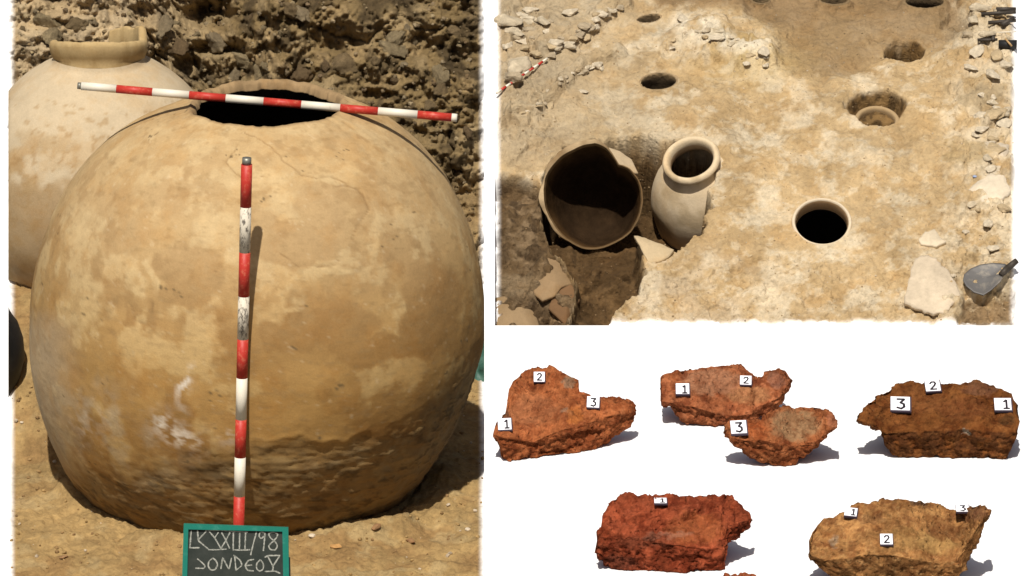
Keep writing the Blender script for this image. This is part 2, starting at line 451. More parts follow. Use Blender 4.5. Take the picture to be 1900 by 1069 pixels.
# ------------------------------------------------------------------ the great jar
AR, CU, CL_ = 420.0, 441.0, 492.0
PE = 2.0 / 2.2                                 # fullness of the shoulder
NPH, NU, NLo = 460, 150, 125
ph = np.linspace(0, 2 * math.pi, NPH, endpoint=False)
ro = 148 + 4 * fbm(p3(np.cos(ph) * 3, np.sin(ph) * 3), 3, 5) + 3 * fbm(p3(np.cos(ph) * 11, np.sin(ph) * 11), 2, 6)
t = np.linspace(0, 1, NU)
zt = math.sqrt(1 - (148 / AR) ** 2)
rows = []
th0 = math.asin((148 / AR) ** (1 / PE))
thu = th0 + t * (math.pi / 2 - th0)     # parameter along the dome
for i in range(NU):
    r = AR * math.sin(thu[i]) ** PE + (ro - 148) * (1 - t[i]) ** 6
    offx = 24 * (1 - t[i]) ** 2
    x = offx + r * np.cos(ph); y = r * np.sin(ph)
    z = CU * max(math.cos(thu[i]), 0.0) ** PE + 0 * ph
    rows.append(np.stack([x, y, z], -1))
thl = np.linspace(0, math.asin(352 / CL_), NLo + 1)[1:]
for a in thl:
    rows.append(np.stack([-28 * (a / thl[-1]) + AR * math.cos(a) ** 1.14 * np.cos(ph), AR * math.cos(a) ** 1.14 * np.sin(ph), -CL_ * math.sin(a) + 0 * ph], -1))
J = np.array(rows)                                           # rows, phi, 3
gx = np.gradient(J, axis=0); gp = np.roll(J, -1, 1) - np.roll(J, 1, 1)
Nn = np.cross(gp, gx); Nn /= np.linalg.norm(Nn, axis=-1, keepdims=True)
Nn *= np.sign((Nn * np.stack([J[..., 0], J[..., 1], J[..., 2]], -1)).sum(-1))[..., None]
JW = Lw(J[..., 0], J[..., 1], J[..., 2])
jpx, jpy, _ = proj(JW)
front = (J[..., 1] < 60).astype(float)
warp = 16 * fbm(J / 45, 4, 101); warp2 = 16 * fbm(J / 45, 4, 105)
wx, wy = jpx + warp, jpy + warp2
dents = 3.5 * fbm(J / 170, 3, 111)
coat = np.zeros(jpx.shape)                                   # places where the pale surface coat survives
coat = np.maximum(coat, 0.8 * sst(0.05, 0.42, fbm(J / 75 + 3.1, 6, 121, 0.62)))
for (x_, y_, rx_, ry_) in ((405, 430, 46, 42), (430, 470, 30, 26), (560, 505, 70, 12), (500, 560, 34, 46), (520, 590, 50, 30), (525, 380, 30, 30), (255, 520, 14, 40), (285, 515, 10, 36), (150, 560, 45, 60), (700, 440, 14, 60), (640, 500, 40, 14), (480, 335, 70, 26), (150, 420, 40, 50), (620, 330, 60, 20)):
    coat = np.maximum(coat, front * (0.55 + 0.45 * sst(-.4, .4, fbm(J / 16, 4, 127))) * (1 - sst(0.70, 1.05, ell(wx, wy, x_, y_, rx_, ry_))))
bare = np.zeros(jpx.shape)
for (x_, y_, rx_, ry_) in ((350, 500, 62, 48), (335, 545, 52, 26), (545, 455, 95, 50), (600, 380, 60, 42), (560, 615, 60, 38), (640, 590, 70, 28), (700, 640, 110, 36), (240, 590, 14, 22), (270, 585, 10, 40), (505, 615, 26, 30), (330, 770, 30, 60), (800, 560, 60, 90), (480, 415, 34, 28)):
    bare = np.maximum(bare, front * (1 - sst(0.8, 1.04, ell(wx, wy, x_, y_, rx_, ry_))))
coat = np.clip(coat - 0.75 * bare, 0, 1)
fb = np.interp(jpx, [50, 150, 250, 330, 430, 560, 640, 700, 770, 830, 890], [872, 862, 850, 836, 820, 813, 822, 796, 762, 706, 640])
fw = np.interp(jpx, [50, 300, 430, 640, 720, 890], [60, 56, 30, 22, 40, 60])
foot = front * sst(0, 1, (jpy + 14 * fbm(J / 40, 4, 131) - fb) / fw)
foot = np.maximum(foot, (1 - front) * sst(-180, -215, J[..., 2]))
salt = front * np.clip(1.2 * np.exp(-ell(wx, wy, 352, 712, 9, 34, -0.25) ** 2) + 1.1 * np.exp(-ell(wx, wy, 300, 775, 18, 14) ** 2) + 1.0 * np.exp(-ell(wx, wy, 335, 812, 44, 24, -.5) ** 2) + 0.8 * np.exp(-ell(wx, wy, 432, 800, 14, 22) ** 2) + 0.25 * np.exp(-ell(wx, wy, 180, 775, 40, 40, -.6) ** 2), 0, 1)
salt *= sst(-0.25, 0.45, fbm(J / 13, 4, 141))
strat = fbm(np.stack([J[..., 0] / 130, J[..., 1] / 130, J[..., 2] / 8], -1), 5, 151, 0.62)
strat2 = fbm(np.stack([J[..., 0] / 30, J[..., 1] / 30, J[..., 2] / 12 + J[..., 0] / 40], -1), 5, 157, 0.6)
disp = dents + 0.4 * coat + 0.35 * fbm(J / 9, 3, 161) - 3.0 * foot + foot * (0.8 * strat + 2.6 * strat2 * sst(480, 760, jpx) + 3.0 * fbm(J / 30, 6, 159, 0.6)) + 1.2 * np.exp(-((jpy + 14 * fbm(J / 40, 4, 131) - fb) / 6.0) ** 2) * front * sst(430, 520, jpx) * sst(720, 660, jpx)
# hairline cracks
def poly_line_d(px, py, pts):
    d = np.full(px.shape, 1e9)
    for (x0, y0), (x1, y1) in zip(pts[:-1], pts[1:]):
        ex, ey = x1 - x0, y1 - y0
        tt = np.clip(((px - x0) * ex + (py - y0) * ey) / (ex * ex + ey * ey), 0, 1)
        d = np.minimum(d, np.hypot(px - x0 - tt * ex, py - y0 - tt * ey))
    return d
crk = np.full(jpx.shape, 1e9)
for pts in (((455, 245), (505, 270), (535, 305), (560, 325), (590, 332), (612, 326), (650, 350), (672, 362), (682, 390), (668, 412), (655, 440)),
            ((620, 345), (660, 352), (678, 372)), ((520, 470), (560, 495), (620, 495), (632, 480)), ((228, 575), (236, 560), (252, 600), (272, 600), (280, 560)), ((440, 265), (420, 300), (445, 330), (500, 330))):
    crk = np.minimum(crk, poly_line_d(jpx + 0.35 * warp, jpy + 0.35 * warp2, pts))
crk = np.where(front > 0, crk, 1e9)
disp = disp - 1.4 * np.exp(-(crk / 1.8) ** 2)
J2 = J + Nn * disp[..., None]
top_light = sst(1.0, 0.0, (jpy - 230) / 330.0)
cj = np.empty(J.shape); cj[:] = c3(0.40, 0.255, 0.105)
cj = mixc(cj, c3(0.335, 0.205, 0.082), sst(-0.2, 0.5, fbm(J / 120, 4, 171)))
cj = mixc(cj, c3(0.53, 0.39, 0.20), 0.85 * coat)
cj = mixc(cj, c3(0.30, 0.178, 0.07), 0.8 * bare)
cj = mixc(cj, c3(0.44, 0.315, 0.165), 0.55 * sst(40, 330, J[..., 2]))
cj = mixc(cj, c3(0.27, 0.165, 0.07), 0.4 * sst(0.2, 0.6, fbm(J / 28, 4, 177)) * (1 - coat))
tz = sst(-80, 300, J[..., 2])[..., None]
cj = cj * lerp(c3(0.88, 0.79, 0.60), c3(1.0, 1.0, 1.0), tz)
cj = mixc(cj, c3(0.50, 0.40, 0.26), 0.55 * front * sst(170, 70, jpx) * sst(560, 620, jpy))
cj = mixc(cj, c3(0.175, 0.116, 0.052), 0.82 * foot * (0.75 + 0.35 * strat))
cj = mixc(cj, c3(0.07, 0.045, 0.02), 0.7 * foot * sst(0.0, 0.6, strat2))
cj = mixc(cj, c3(0.25, 0.175, 0.085), 0.5 * foot * sst(0.25, 0.7, fbm(J / 22, 3, 183)))
cj = mixc(cj, c3(0.36, 0.29, 0.19), 0.45 * front * sst(-.2, .5, fbm(J / 30, 5, 197)) * np.exp(-ell(wx, wy, 200, 790, 150, 80, -.5) ** 2))
cj = mixc(cj, c3(0.26, 0.17, 0.075), 0.35 * (1 - foot) * sst(0.30, 0.75, fbm(np.stack([J[..., 0] / 16, J[..., 1] / 16, J[..., 2] / 5.5], -1), 4, 187)))
cj = mixc(cj, c3(0.62, 0.50, 0.32), 0.28 * (1 - foot) * sst(0.55, 1.0, fbm(J / 11, 5, 189, 0.62)))
cj = mixc(cj, c3(0.70, 0.63, 0.52), 0.8 * salt)
cj = mixc(cj, c3(0.20, 0.12, 0.05), 0.55 * np.exp(-(crk / 1.3) ** 2))
spots = sst(1.12, 1.2, fbm(J / 5, 2, 191) * 0.5 + 0.5 * fbm(J / 30, 2, 195) + 0.25)
cj = mixc(cj, c3(0.10, 0.07, 0.035), 0.8 * spots * front)
# thickness at the broken mouth, raised lip at the back
bk = sst(-0.15, 0.35, np.sin(ph)) * (0.75 + 0.5 * fbm(p3(np.cos(ph) * 4, np.sin(ph) * 4), 3, 201))
J2[0, :, 2] += 4 * bk; J2[1, :, 2] += 2.5 * bk; J2[2, :, 2] += 1 * bk
inner = []
lipc = J2[0].copy()
ctr = np.array([24.0, 0, 0])
dirv = np.stack([np.cos(ph), np.sin(ph), 0 * ph], -1)
jag = 3 * fbm(p3(np.cos(ph) * 5, np.sin(ph) * 5), 4, 207)
inner.append(lipc - dirv * (5 + 0.5 * jag)[:, None] + np.array([0, 0, 1.0]) * (3 + 2 * bk)[:, None])
inner.append(lipc - dirv * (13 + 0.7 * jag)[:, None] - np.array([0, 0, 1.0]) * (3 - 2 * bk)[:, None])
inner.append(lipc - dirv * (15 + 0.5 * jag)[:, None] - np.array([0, 0, 13.0]))
inner = np.array(inner)
body_rows = np.concatenate([inner[::-1], J2])
ncol = c3(0.27, 0.18, 0.09)
bc = np.concatenate([np.tile(ncol, (3, NPH, 1)) * (1 + 0.25 * fbm(inner[::-1] / 12, 3, 211))[..., None], cj])
jb = Lw(0, 0, ZG)
jar = empty('storage_jar', jb, 'huge pale clay storage jar with a broken open mouth, two striped rods against it', 'jar')
BW = Lw(body_rows[..., 0], body_rows[..., 1], body_rows[..., 2])
part('body', BW, grid_faces(len(body_rows), NPH, True), M['clay'], jar, bc)
# inside wall, shade of the hollow painted in as a dark tone
ri = []
for a in np.linspace(0, 1, 40):
    if a < 0.45:
        f = a / 0.45
        th = th0 + f * (math.pi / 2 - th0)
        if f == 0:
            ri.append(inner[2] + np.array([0, 0, 1.0])); continue
        r = (AR - 24) * math.sin(th) ** PE - 4 * (1 - f); z = (CU - 24) * max(math.cos(th), 0.0) ** PE - 4 * (1 - f)
        ri.append(np.stack([24 * (1 - f) ** 2 + r * np.cos(ph), r * np.sin(ph), z + 0 * ph], -1))
    else:
        f = (a - 0.45) / 0.55
        th = f * math.pi / 2 * 0.985
        ri.append(np.stack([(AR - 24) * math.cos(th) * np.cos(ph), (AR - 24) * math.cos(th) * np.sin(ph), -(CL_ - 130) * math.sin(th) + 0 * ph], -1))
ri = np.array(ri)
IW = Lw(ri[..., 0], ri[..., 1], ri[..., 2])
part('inner_wall', IW, grid_faces(len(ri), NPH, True), M['inner_shade'], jar, np.tile(c3(0.045, 0.036, 0.026), (IW.size // 3, 1)))
jar_bvh = BVHTree.FromPolygons([tuple(v) for v in Lw(J2[..., 0], J2[..., 1], J2[..., 2]).reshape(-1, 3)], [tuple(f) for f in grid_faces(len(J2), NPH, True).tolist()])

# ------------------------------------------------------------------ second jar, behind on the left
def cut_left(V, F, cols, pxmin):
    """keep faces whose corners are right of the side plane; pull the crossing ones onto it"""
    sh = V.shape; V = V.reshape(-1, 3).copy()
    px, py, d = proj(V)
    keep = (px[F] > pxmin).any(1)
    out = px < pxmin
    V[out, 0] = (pxmin - 950) * K * d[out]
    return V, F[keep], cols
J2O = (-332.0, 690.0, 36.0)
S2 = 1.062
prof = []
for a in np.linspace(math.radians(-62), math.radians(68.5), 120):
    prof.append((240 * math.cos(a), (262 if a > 0 else 215) / 0.951 * math.sin(a)))
rn, zn = prof[-1]
neck = [(rn - 3, zn + 5), (rn - 5, zn + 10)]
ph2 = np.linspace(0, 2 * math.pi, 260, endpoint=False)
rows = [np.stack([r * np.cos(ph2), r * np.sin(ph2), z + 0 * ph2], -1) for r, z in prof + neck]
B2 = np.array(rows)
B2 = B2 * (1 + 0.006 * fbm(B2 / 70, 4, 301))[..., None]
W2 = Lw(J2O[0] + S2 * B2[..., 0], J2O[1] + S2 * B2[..., 1], J2O[2] + S2 * B2[..., 2])
px2, py2, _ = proj(W2)
c2 = np.empty(B2.shape); c2[:] = c3(0.46, 0.365, 0.235)
c2 = mixc(c2, c3(0.345, 0.225, 0.10), 0.8 * sst(0.0, 0.6, fbm(B2 / 38, 5, 311)) * sst(200, 330, py2 + 40 * fbm(B2 / 60, 3, 313)))
c2 = mixc(c2, c3(0.30, 0.195, 0.088), 0.75 * sst(325, 352, py2 + 14 * fbm(B2 / 25, 3, 317)))
c2 = mixc(c2, c3(0.31, 0.20, 0.09), 0.6 * sst(0.5, 0.7, fbm(B2 / 12, 3, 319)) * sst(170, 200, py2))
jar2 = empty('storage_jar', Lw(J2O[0], J2O[1], -150), 'pale clay storage jar with a broken rim, half hidden behind the huge jar', 'jar')
V, F, C_ = cut_left(W2, grid_faces(len(B2), 260, True), c2, 15.5)
part('body', V, F, M['clay'], jar2, C_)
# rim collar: full height in front, broken away at the back left
rimh = 34.0
hfac = np.where(np.sin(ph2) < 0.12, 1.0, 0.0)
hfac = 1.0 - 0.8 * sst(-0.05, 0.25, np.sin(ph2)) * sst(0.2, 0.16, np.cos(ph2))
extra = (17 + 7 * np.sin(ph2 * 2.0 + 0.6) + 3 * fbm(p3(np.cos(ph2) * 5, np.sin(ph2) * 5), 3, 337)) * sst(0.16, 0.2, np.cos(ph2)) * sst(-0.12, 0.25, np.sin(ph2))
hr = (rimh * hfac + extra) * (1 + 0.04 * fbm(p3(np.cos(ph2) * 6, np.sin(ph2) * 6), 3, 331))
rr = 85.0
rrows = []
for (dr, fz) in ((-12, -0.5), (-12, 0.5), (-11, 0.93), (-8, 1.0), (-2, 1.0), (3, 0.92), (5, 0.7), (4, 0.4), (0, 0.08), (-4, -0.12), (-2, -0.45)):
    rrows.append(np.stack([(rr + dr) * np.cos(ph2), (rr + dr) * np.sin(ph2), zn + 6 + hr * fz - 0.24 * (rr + dr) * np.sin(ph2)], -1))
RR = np.array(rrows)
WR = Lw(J2O[0] + S2 * RR[..., 0], J2O[1] + S2 * RR[..., 1], J2O[2] + S2 * RR[..., 2])
cr = np.empty(RR.shape); cr[:] = c3(0.40, 0.285, 0.135)
cr = mixc(cr, c3(0.30, 0.2, 0.085), 0.6 * sst(0.0, .6, fbm(RR / 18, 4, 341)))
part('rim', WR, grid_faces(len(RR), 260, True), M['clay'], jar2, cr)
sh = np.array([np.stack([r * np.cos(ph2), r * np.sin(ph2), zz + 0 * ph2], -1) for r, zz in ((72, zn + 8), (84, zn - 20), (150, zn - 90), (60, zn - 300), (1, zn - 310))])
WS = Lw(J2O[0] + S2 * sh[..., 0], J2O[1] + S2 * sh[..., 1], J2O[2] + S2 * sh[..., 2])
part('inner_wall', WS, grid_faces(len(sh), 260, True), M['inner_shade'], jar2, np.tile(c3(0.06, 0.045, 0.03), (WS.size // 3, 1)))

# ------------------------------------------------------------------ ranging rods
def rod(label, p0, p1, bands, r, worn=()):
    """bands: list of (fraction_end, colour)"""
    p0 = np.asarray(p0); p1 = np.asarray(p1)
    t_ = empty('ranging_rod', p0 if p0[2] < p1[2] else p1, label, 'ranging rod', 'red and white ranging rods')
    f0 = 0.0
    for i, (f1_, cname) in enumerate(bands):
        a, b = lerp(p0, p1, f0), lerp(p0, p1, f1_)
        rr0 = r * (0.82 if cname == 'steel' else 1.0)
        V, F, T = tube(a, b, rr0, n=20)
        nm = {'steel': 'end_cap'}.get(cname, 'white_band' if 'white' in cname else 'red_band')
        part(nm, V, F, M[cname], t_, tris=T)
        f0 = f1_
    return t_
vp0 = P(441.5, 1040, 19.45)
# upright rod: touches the jar at its widest
fr = -431.0
zb = (proj(JO)[1])
def yb_pt(px, py, yb):
    """point on the photo ray (px,py) lying at local distance yb from the jar axis"""
    d = norm(P(px, py, 1.0) - CAM); s = (JO[1] + U * yb - CAM[1]) / d[1]
    return CAM + d * s
vt, vb = yb_pt(458, 293, -428), yb_pt(441.5, 1036, -438)
ys = [1036, 972 + 0, 918, 845, 774, 697, 625, 546, 465, 382, 305, 293]
nm = ['red_paint', 'red_paint', 'white_paint', 'red_paint', 'white_paint', 'red_paint', 'white_worn', 'red_paint', 'white_worn', 'red_paint', 'steel']
bands = []
for i in range(1, len(ys)):
    bands.append(((1036 - ys[i]) / (1036 - 293.0), nm[i - 1]))
bands = bands[1:]
rod('upright red and white ranging rod leaning on the front of the huge jar', vb, vt, bands, 10.0 * U)
hl, hr_ = yb_pt(144, 159, -10), yb_pt(848, 219, -50)
xs = [145, 152, 217, 284, 352, 420, 490, 560, 632, 702, 775, 838, 848]
nm = ['steel', 'white_paint', 'red_paint', 'white_paint', 'red_paint', 'white_paint', 'red_paint', 'white_paint', 'red_paint', 'white_paint', 'red_paint', 'white_paint']
rod('long red and white ranging rod laid across the mouth of the huge jar', hl, hr_, [((xs[i + 1] - 145) / 703.0, nm[i]) for i in range(12)], 7.6 * U)

# ------------------------------------------------------------------ chalkboard
CB0 = yb_pt(437, 1030, -605)
cd = (CB0 - CAM) @ FW
cbX = norm(P(534, 979.5, cd) - P(341, 972.5, cd))
cbN = norm(np.array([0.0, -math.cos(math.radians(12)), math.sin(math.radians(12))]))
cbN = norm(cbN - cbX * (cbN @ cbX)); cbY = np.cross(cbN, cbX)
def on_board(px, py, lift=0.0):
    d = norm(P(px, py, 1.0) - CAM); s = ((CB0 - CAM) @ cbN) / (d @ cbN)
    return CAM + d * s + cbN * lift
cu = cd * K
bl = empty('chalkboard', on_board(437, 1105) - cbN * 0.02, 'small green framed chalkboard with chalk writing at the foot of the upright rod', 'chalkboard')
TL, TR, BR, BL = (341, 972), (535, 979), (537, 1112), (337, 1106)
def quad_prism(pts, l0, l1):
    V = np.array([on_board(x, y, l0) for x, y in pts] + [on_board(x, y, l1) for x, y in pts]); n = len(pts)
    F = [(3, 2, 1, 0), (4, 5, 6, 7)] + [(i, (i + 1) % 4, 4 + (i + 1) % 4, 4 + i) for i in range(4)]
    return V, np.array(F), None
part('board', *quad_prism([(345, 977), (531, 983), (533, 1108), (341, 1102)], -8 * cu, -1.5 * cu)[:2], M['slate'], bl, smooth=False)
def inset(a, b, f): return (lerp(a[0], b[0], f), lerp(a[1], b[1], f))
iTL, iTR, iBR, iBL = (349.5, 982), (524, 986), (526, 1101), (347, 1096)
for pts in ([TL, TR, iTR, iTL], [TR, BR, iBR, iTR], [BR, BL, iBL, iBR], [BL, TL, iTL, iBL]):
    V, F, T = quad_prism(pts, -9 * cu, 3 * cu)
    part('frame_rail', V, F, M['green'], bl, smooth=False)
# chalk strokes; coordinates are pixels of the enlarged view (8.636 per photo pixel)
ZX = lambda x: 330 + x / 8.636
ZY = lambda y: 960 + y / 8.636
strokes = [
 [(215, 210), (205, 330), (195, 480)], [(180, 490), (350, 488)],
 [(315, 205), (325, 370)], [(455, 225), (320, 370), (490, 510)],
 [(440, 215), (700, 210), (900, 228), (1120, 240)],
 [(500, 225), (590, 330), (690, 500)], [(650, 240), (590, 330)], [(490, 520), (640, 520), (780, 510)],
 [(700, 245), (760, 350), (830, 500)], [(835, 240), (770, 370), (690, 500)],
 [(890, 245), (885, 510)], [(990, 250), (985, 510)], [(1085, 250), (1075, 510)], [(880, 520), (1010, 528), (1160, 520)],
 [(1260, 230), (1215, 400), (1165, 610)],
 [(1390, 250), (1320, 235), (1295, 300), (1330, 350), (1385, 300)], [(1395, 245), (1385, 400), (1370, 540)],
 [(1600, 265), (1530, 235), (1450, 260), (1480, 330), (1560, 390), (1600, 460), (1560, 530), (1480, 520), (1450, 460), (1520, 390), (1590, 320), (1600, 265)],
 [(310, 665), (370, 710), (440, 780), (420, 820), (280, 815)],
 [(560, 655), (500, 700), (480, 780), (530, 850), (600, 840), (640, 760), (610, 690), (560, 655)],
 [(690, 830), (715, 640), (820, 840), (860, 650)],
 [(910, 610), (930, 850)], [(890, 605), (1000, 690), (1030, 770), (930, 850)],
 [(1220, 675), (1130, 690), (1075, 770), (1110, 850), (1215, 860)], [(1090, 775), (1190, 765)],
 [(1320, 680), (1260, 740), (1260, 830), (1310, 870), (1370, 830), (1370, 740), (1320, 680)],
 [(1390, 645), (1440, 615), (1640, 612)], [(1440, 625), (1520, 780), (1520, 800)], [(1630, 620), (1520, 790)], [(1530, 790), (1515, 860)],
 [(1390, 870), (1560, 862), (1640, 900)],
]
rs = random.Random(4)
chs = []
for s in strokes:
    pts = []
    for (a, b), (c, d) in zip(s[:-1], s[1:]):
        n = max(2, int(math.hypot(c - a, d - b) / 22))
        for k in range(n):
            pts.append((lerp(a, c, k / n), lerp(b, d, k / n)))
    pts.append(s[-1])
    if len(pts) > 6:
        sm = pts[:1] + [((pts[i - 1][0] + 2 * pts[i][0] + pts[i + 1][0]) / 4, (pts[i - 1][1] + 2 * pts[i][1] + pts[i + 1][1]) / 4) for i in range(1, len(pts) - 1)] + pts[-1:]
        pts = sm
    V = []
    for i, (x, y) in enumerate(pts):
        a = pts[max(i - 1, 0)]; b = pts[min(i + 1, len(pts) - 1)]
        dx, dy = b[0] - a[0], b[1] - a[1]; l = math.hypot(dx, dy) + 1e-6
        w = 10.5 * (0.75 + 0.5 * rs.random())
        nx, ny = -dy / l * w, dx / l * w
        V.append(on_board(ZX(x + nx), ZY(y + ny), -0.9 * cu)); V.append(on_board(ZX(x - nx), ZY(y - ny), -0.9 * cu))
    F = [(2 * i, 2 * i + 1, 2 * i + 3, 2 * i + 2) for i in range(len(pts) - 1)]
    chs.append((np.array(V), np.array(F), None))
V, F, _ = join(chs)
part('chalk_writing', V, F, M['chalk'], bl, smooth=False)
V, F, _ = quad_prism([(532, 1034), (538, 1036), (539, 1080), (533, 1078)], -12 * cu, 1 * cu)
part('clip', V, F, M['black'], bl, smooth=False)

# ------------------------------------------------------------------ black tub, green sheet at the panel sides
hit = ray(left_bvh, 30, 742)
tb0 = np.array(hit[0])
td = (tb0 - CAM) @ FW; tu = td * K
pt = np.linspace(0, 2 * math.pi, 80, endpoint=False)
tc_ = P(-45, 662, td + 0.05)
tprof = [(1, -86), (48, -84), (66, -74), (82, -40), (91, 0), (89, 34), (80, 64), (66, 84), (60, 86), (56, 82), (50, 40), (1, 30)]
TW = np.array([tc_ + tu * np.stack([r * np.cos(pt), r * np.sin(pt), z + 0 * pt], -1) for r, z in tprof])
V, F, _ = cut_left(TW, grid_faces(len(tprof), 80, True), None, 15.5)
thing_mesh('tub', V, F, M['black'], 'black round tub at the left edge, beside the huge jar', 'tub')
# crumpled sheet
gs = np.linspace(0, 1, 26)
GX, GY = np.meshgrid(gs, gs)
h0 = ray(left_bvh, 893, 706)
gd = (np.array(h0[0]) - CAM) @ FW
spx = 845 + 55.0 * GX; spy = 612 + (742 - 612) * GY - 14 * GX * GY
sd = gd - 0.02 - 0.16 * (1 - GY) * 0 + 0.16 * (1 - GY) + 0.03 * fbm(p3(GX * 3.2 + GY * 1.5, GY * 5.5), 4, 401) - 0.03
SW = P(spx, spy, sd)
SW2 = SW + FW * 0.006
V, F, _ = join([(SW.reshape(-1, 3), grid_faces(26, 26), None), (SW2.reshape(-1, 3), grid_faces(26, 26)[:, ::-1], None)])
thing_mesh('plastic_sheet', V, F, M['sheet'], 'crumpled dark green sheet behind the right side of the huge jar', 'sheet')

# ------------------------------------------------------------------ rocks (shared shapes)
def ico(sub):
    import bmesh
    bm = bmesh.new(); bmesh.ops.create_icosphere(bm, subdivisions=sub, radius=1.0)
    V = np.array([v.co[:] for v in bm.verts]); T = np.array([[v.index for v in f.verts] for f in bm.faces]); bm.free()
    return V, T
ICO3, ICO2, ICO1 = ico(4), ico(2), ico(1)
def rock_shape(seed, base=ICO3, cuts=11, rough=0.05, flat=0.7):
    rs = np.random.RandomState(seed); V = base[0].copy()
    for _ in range(cuts):
        n = norm(rs.normal(size=3)); lim = rs.uniform(0.5, 0.85)
        d = V @ n; V = V - np.maximum(d - lim, 0)[:, None] * n * 0.96
    V = V * (1 + rough * fbm(V * 2.2, 4, seed) + rough * 0.5 * fbm(V * 7, 2, seed + 3))[:, None]
    V[:, 2] *= flat
    return V
def rock_mesh(name, seed, col, **kw):
    V = rock_shape(seed, **kw); base = kw.get('base', ICO3)
    c = np.tile(np.asarray(col), (len(V), 1)) * (1 + 0.22 * fbm(V * 1.7, 4, seed + 9))[:, None]
    me = mesh_np(name, V, None, c, True, base[1]); me.materials.append(M['bank' if name == 'clod' else 'rock']); return me
BANKC = [(0.25, 0.19, 0.11), (0.20, 0.14, 0.07), (0.15, 0.10, 0.05), (0.29, 0.22, 0.12)]
bank_rocks = [rock_mesh('clod', 500 + i, BANKC[i % 4], flat=0.75, rough=0.16, cuts=8) for i in range(8)]
def place(me, name, loc, n, size, spin, label=None, cat=None, group=None, sink=0.25, stretch=(1, 1, 1)):
    n = Vector(n).normalized()
    q_ = n.to_track_quat('Z', 'Y')
    o = bpy.data.objects.new(name, me); COL.objects.link(o)
    o.rotation_mode = 'QUATERNION'
    from mathutils import Quaternion
    o.rotation_quaternion = q_ @ Quaternion((0, 0, 1), spin)
    o.scale = (size * stretch[0], size * stretch[1], size * stretch[2])
    o.location = Vector(loc) + n * size * stretch[2] * (0.6 - sink)
    if label: o['label'] = label
    if cat: o['category'] = cat
    if group: o['group'] = group
    return o
# named big ones: (px, py, radius px, variant, label)
for (x_, y_, s_, v_, st_, lab) in (
    (305, 55, 34, 0, (1.1, 0.8, 0.8), 'grey brown flat faced clod above the broken rim of the rear jar'),
    (95, 42, 30, 3, (1.2, .9, .8), 'pale clod at the upper left corner of the earth bank'),
    (405, 78, 30, 0, (1.3, .7, .8), 'pale angular clod under the dark hollow of the bank'),
    (455, 110, 30, 3, (1.3, 0.8, 0.8), 'brown clod in the bank just above the mouth of the huge jar'),
    (730, 95, 26, 3, (1.3, .9, .8), 'buff stone jutting from the middle right of the bank'),
    (840, 60, 24, 1, (1, 1, .8), 'brown clod high at the right end of the bank'),
    (560, 30, 30, 0, (1.4, .7, .8), 'long pale clod at the top middle of the bank'),
    (640, 125, 28, 1, (1.1, .9, .9), 'brown clod behind the horizontal rod'),
    (330, 95, 24, 2, (1, 1, .9), 'dark clod beside the shoulder of the rear jar')):
    h_ = ray(left_bvh, x_, y_)
    if h_[0] is None: continue
    place(bank_rocks[v_], 'earth_clod', h_[0], h_[1], s_ * U, rs.random() * 6.28, lab, 'clod', 'earth clods in the bank', 0.3, st_)
cnt = 0
def clod_label(x, y, s, v):
    size = 'small' if s < 9 else 'middling' if s < 14 else 'large'
    tone = ('greyish', 'brown', 'dark', 'buff')[v % 4]
    if x < 190: where = 'left of the rear jar rim' if y > 40 else 'in the top left corner of the bank'
    elif x < 340: where = 'right of the rear jar rim' if y > 55 else 'above the rear jar rim'
    elif x < 480: where = 'in the bank left of the jar mouth' if y > 90 else 'at the top of the bank, left of centre'
    elif x < 620: where = 'just above the jar mouth' if y > 80 else 'at the top of the bank, in the middle'
    elif x < 760: where = 'behind the horizontal rod' if y > 100 else 'at the top of the bank, right of centre'
    else: where = 'right of the huge jar shoulder' if y > 230 else 'above the right end of the horizontal rod' if y > 100 else 'in the top right corner of the bank'
    return '%s %s clod %s' % (size, tone, where)
for i in range(400):
    x_ = rs.uniform(24, 892); y_ = rs.uniform(-8, 520)
    if y_ > 160 and x_ < 700: continue
    if x_ < 350 and y_ > 112: continue
    h_ = ray(left_bvh, x_, y_)
    j_ = ray(jar_bvh, x_, y_)
    if h_[0] is None or j_[0] is not None: continue
    s_ = rs.choice((7, 8, 9, 11, 14, 18, 24)); 
    if x_ - s_ < 24 or x_ + s_ > 888: continue
    v_i = rs.randrange(8)
    place(bank_rocks[v_i], 'earth_clod', h_[0], h_[1], s_ * U, rs.random() * 6.28,
          clod_label(x_, y_, s_, v_i), 'clod', 'small clods in the bank', 0.62, (1, rs.uniform(.7, 1.2), rs.uniform(.7, 1.1)))
    cnt += 1
    if cnt >= 46: break
def scatter(name, bvh, gen, n, sizes, mat, colf, seed, avoid=None):
    """many tiny lumps joined as one mass"""
    r_ = random.Random(seed); Vs, Cs, Ts, o = [], [], [], 0
    shapes = [rock_shape(seed + i, ICO1, 5, 0.12, 0.8) for i in range(6)]
    for i in range(n):
        x_, y_ = gen(r_)
        h_ = ray(bvh, x_, y_)
        if h_[0] is None: continue
        s_ = r_.choice(sizes) * K * np.linalg.norm(np.array(h_[0]) - CAM)
        A = np.array(Matrix.Rotation(r_.random() * 6.28, 3, 'Z') @ Matrix.Rotation(r_.uniform(-.6, .6), 3, 'X'))
        V = shapes[i % 6] @ A.T * s_ + np.array(h_[0]) + np.array(h_[1]) * s_ * 0.25
        Vs.append(V); Ts.append(ICO1[1] + o); o += len(V)
        Cs.append(np.tile(np.asarray(colf(r_, x_, y_)), (len(V), 1)))
    V = np.concatenate(Vs)
    return obj(name, mesh_np(name, V, None, np.concatenate(Cs), False, np.concatenate(Ts)), mat, None, kind='stuff')
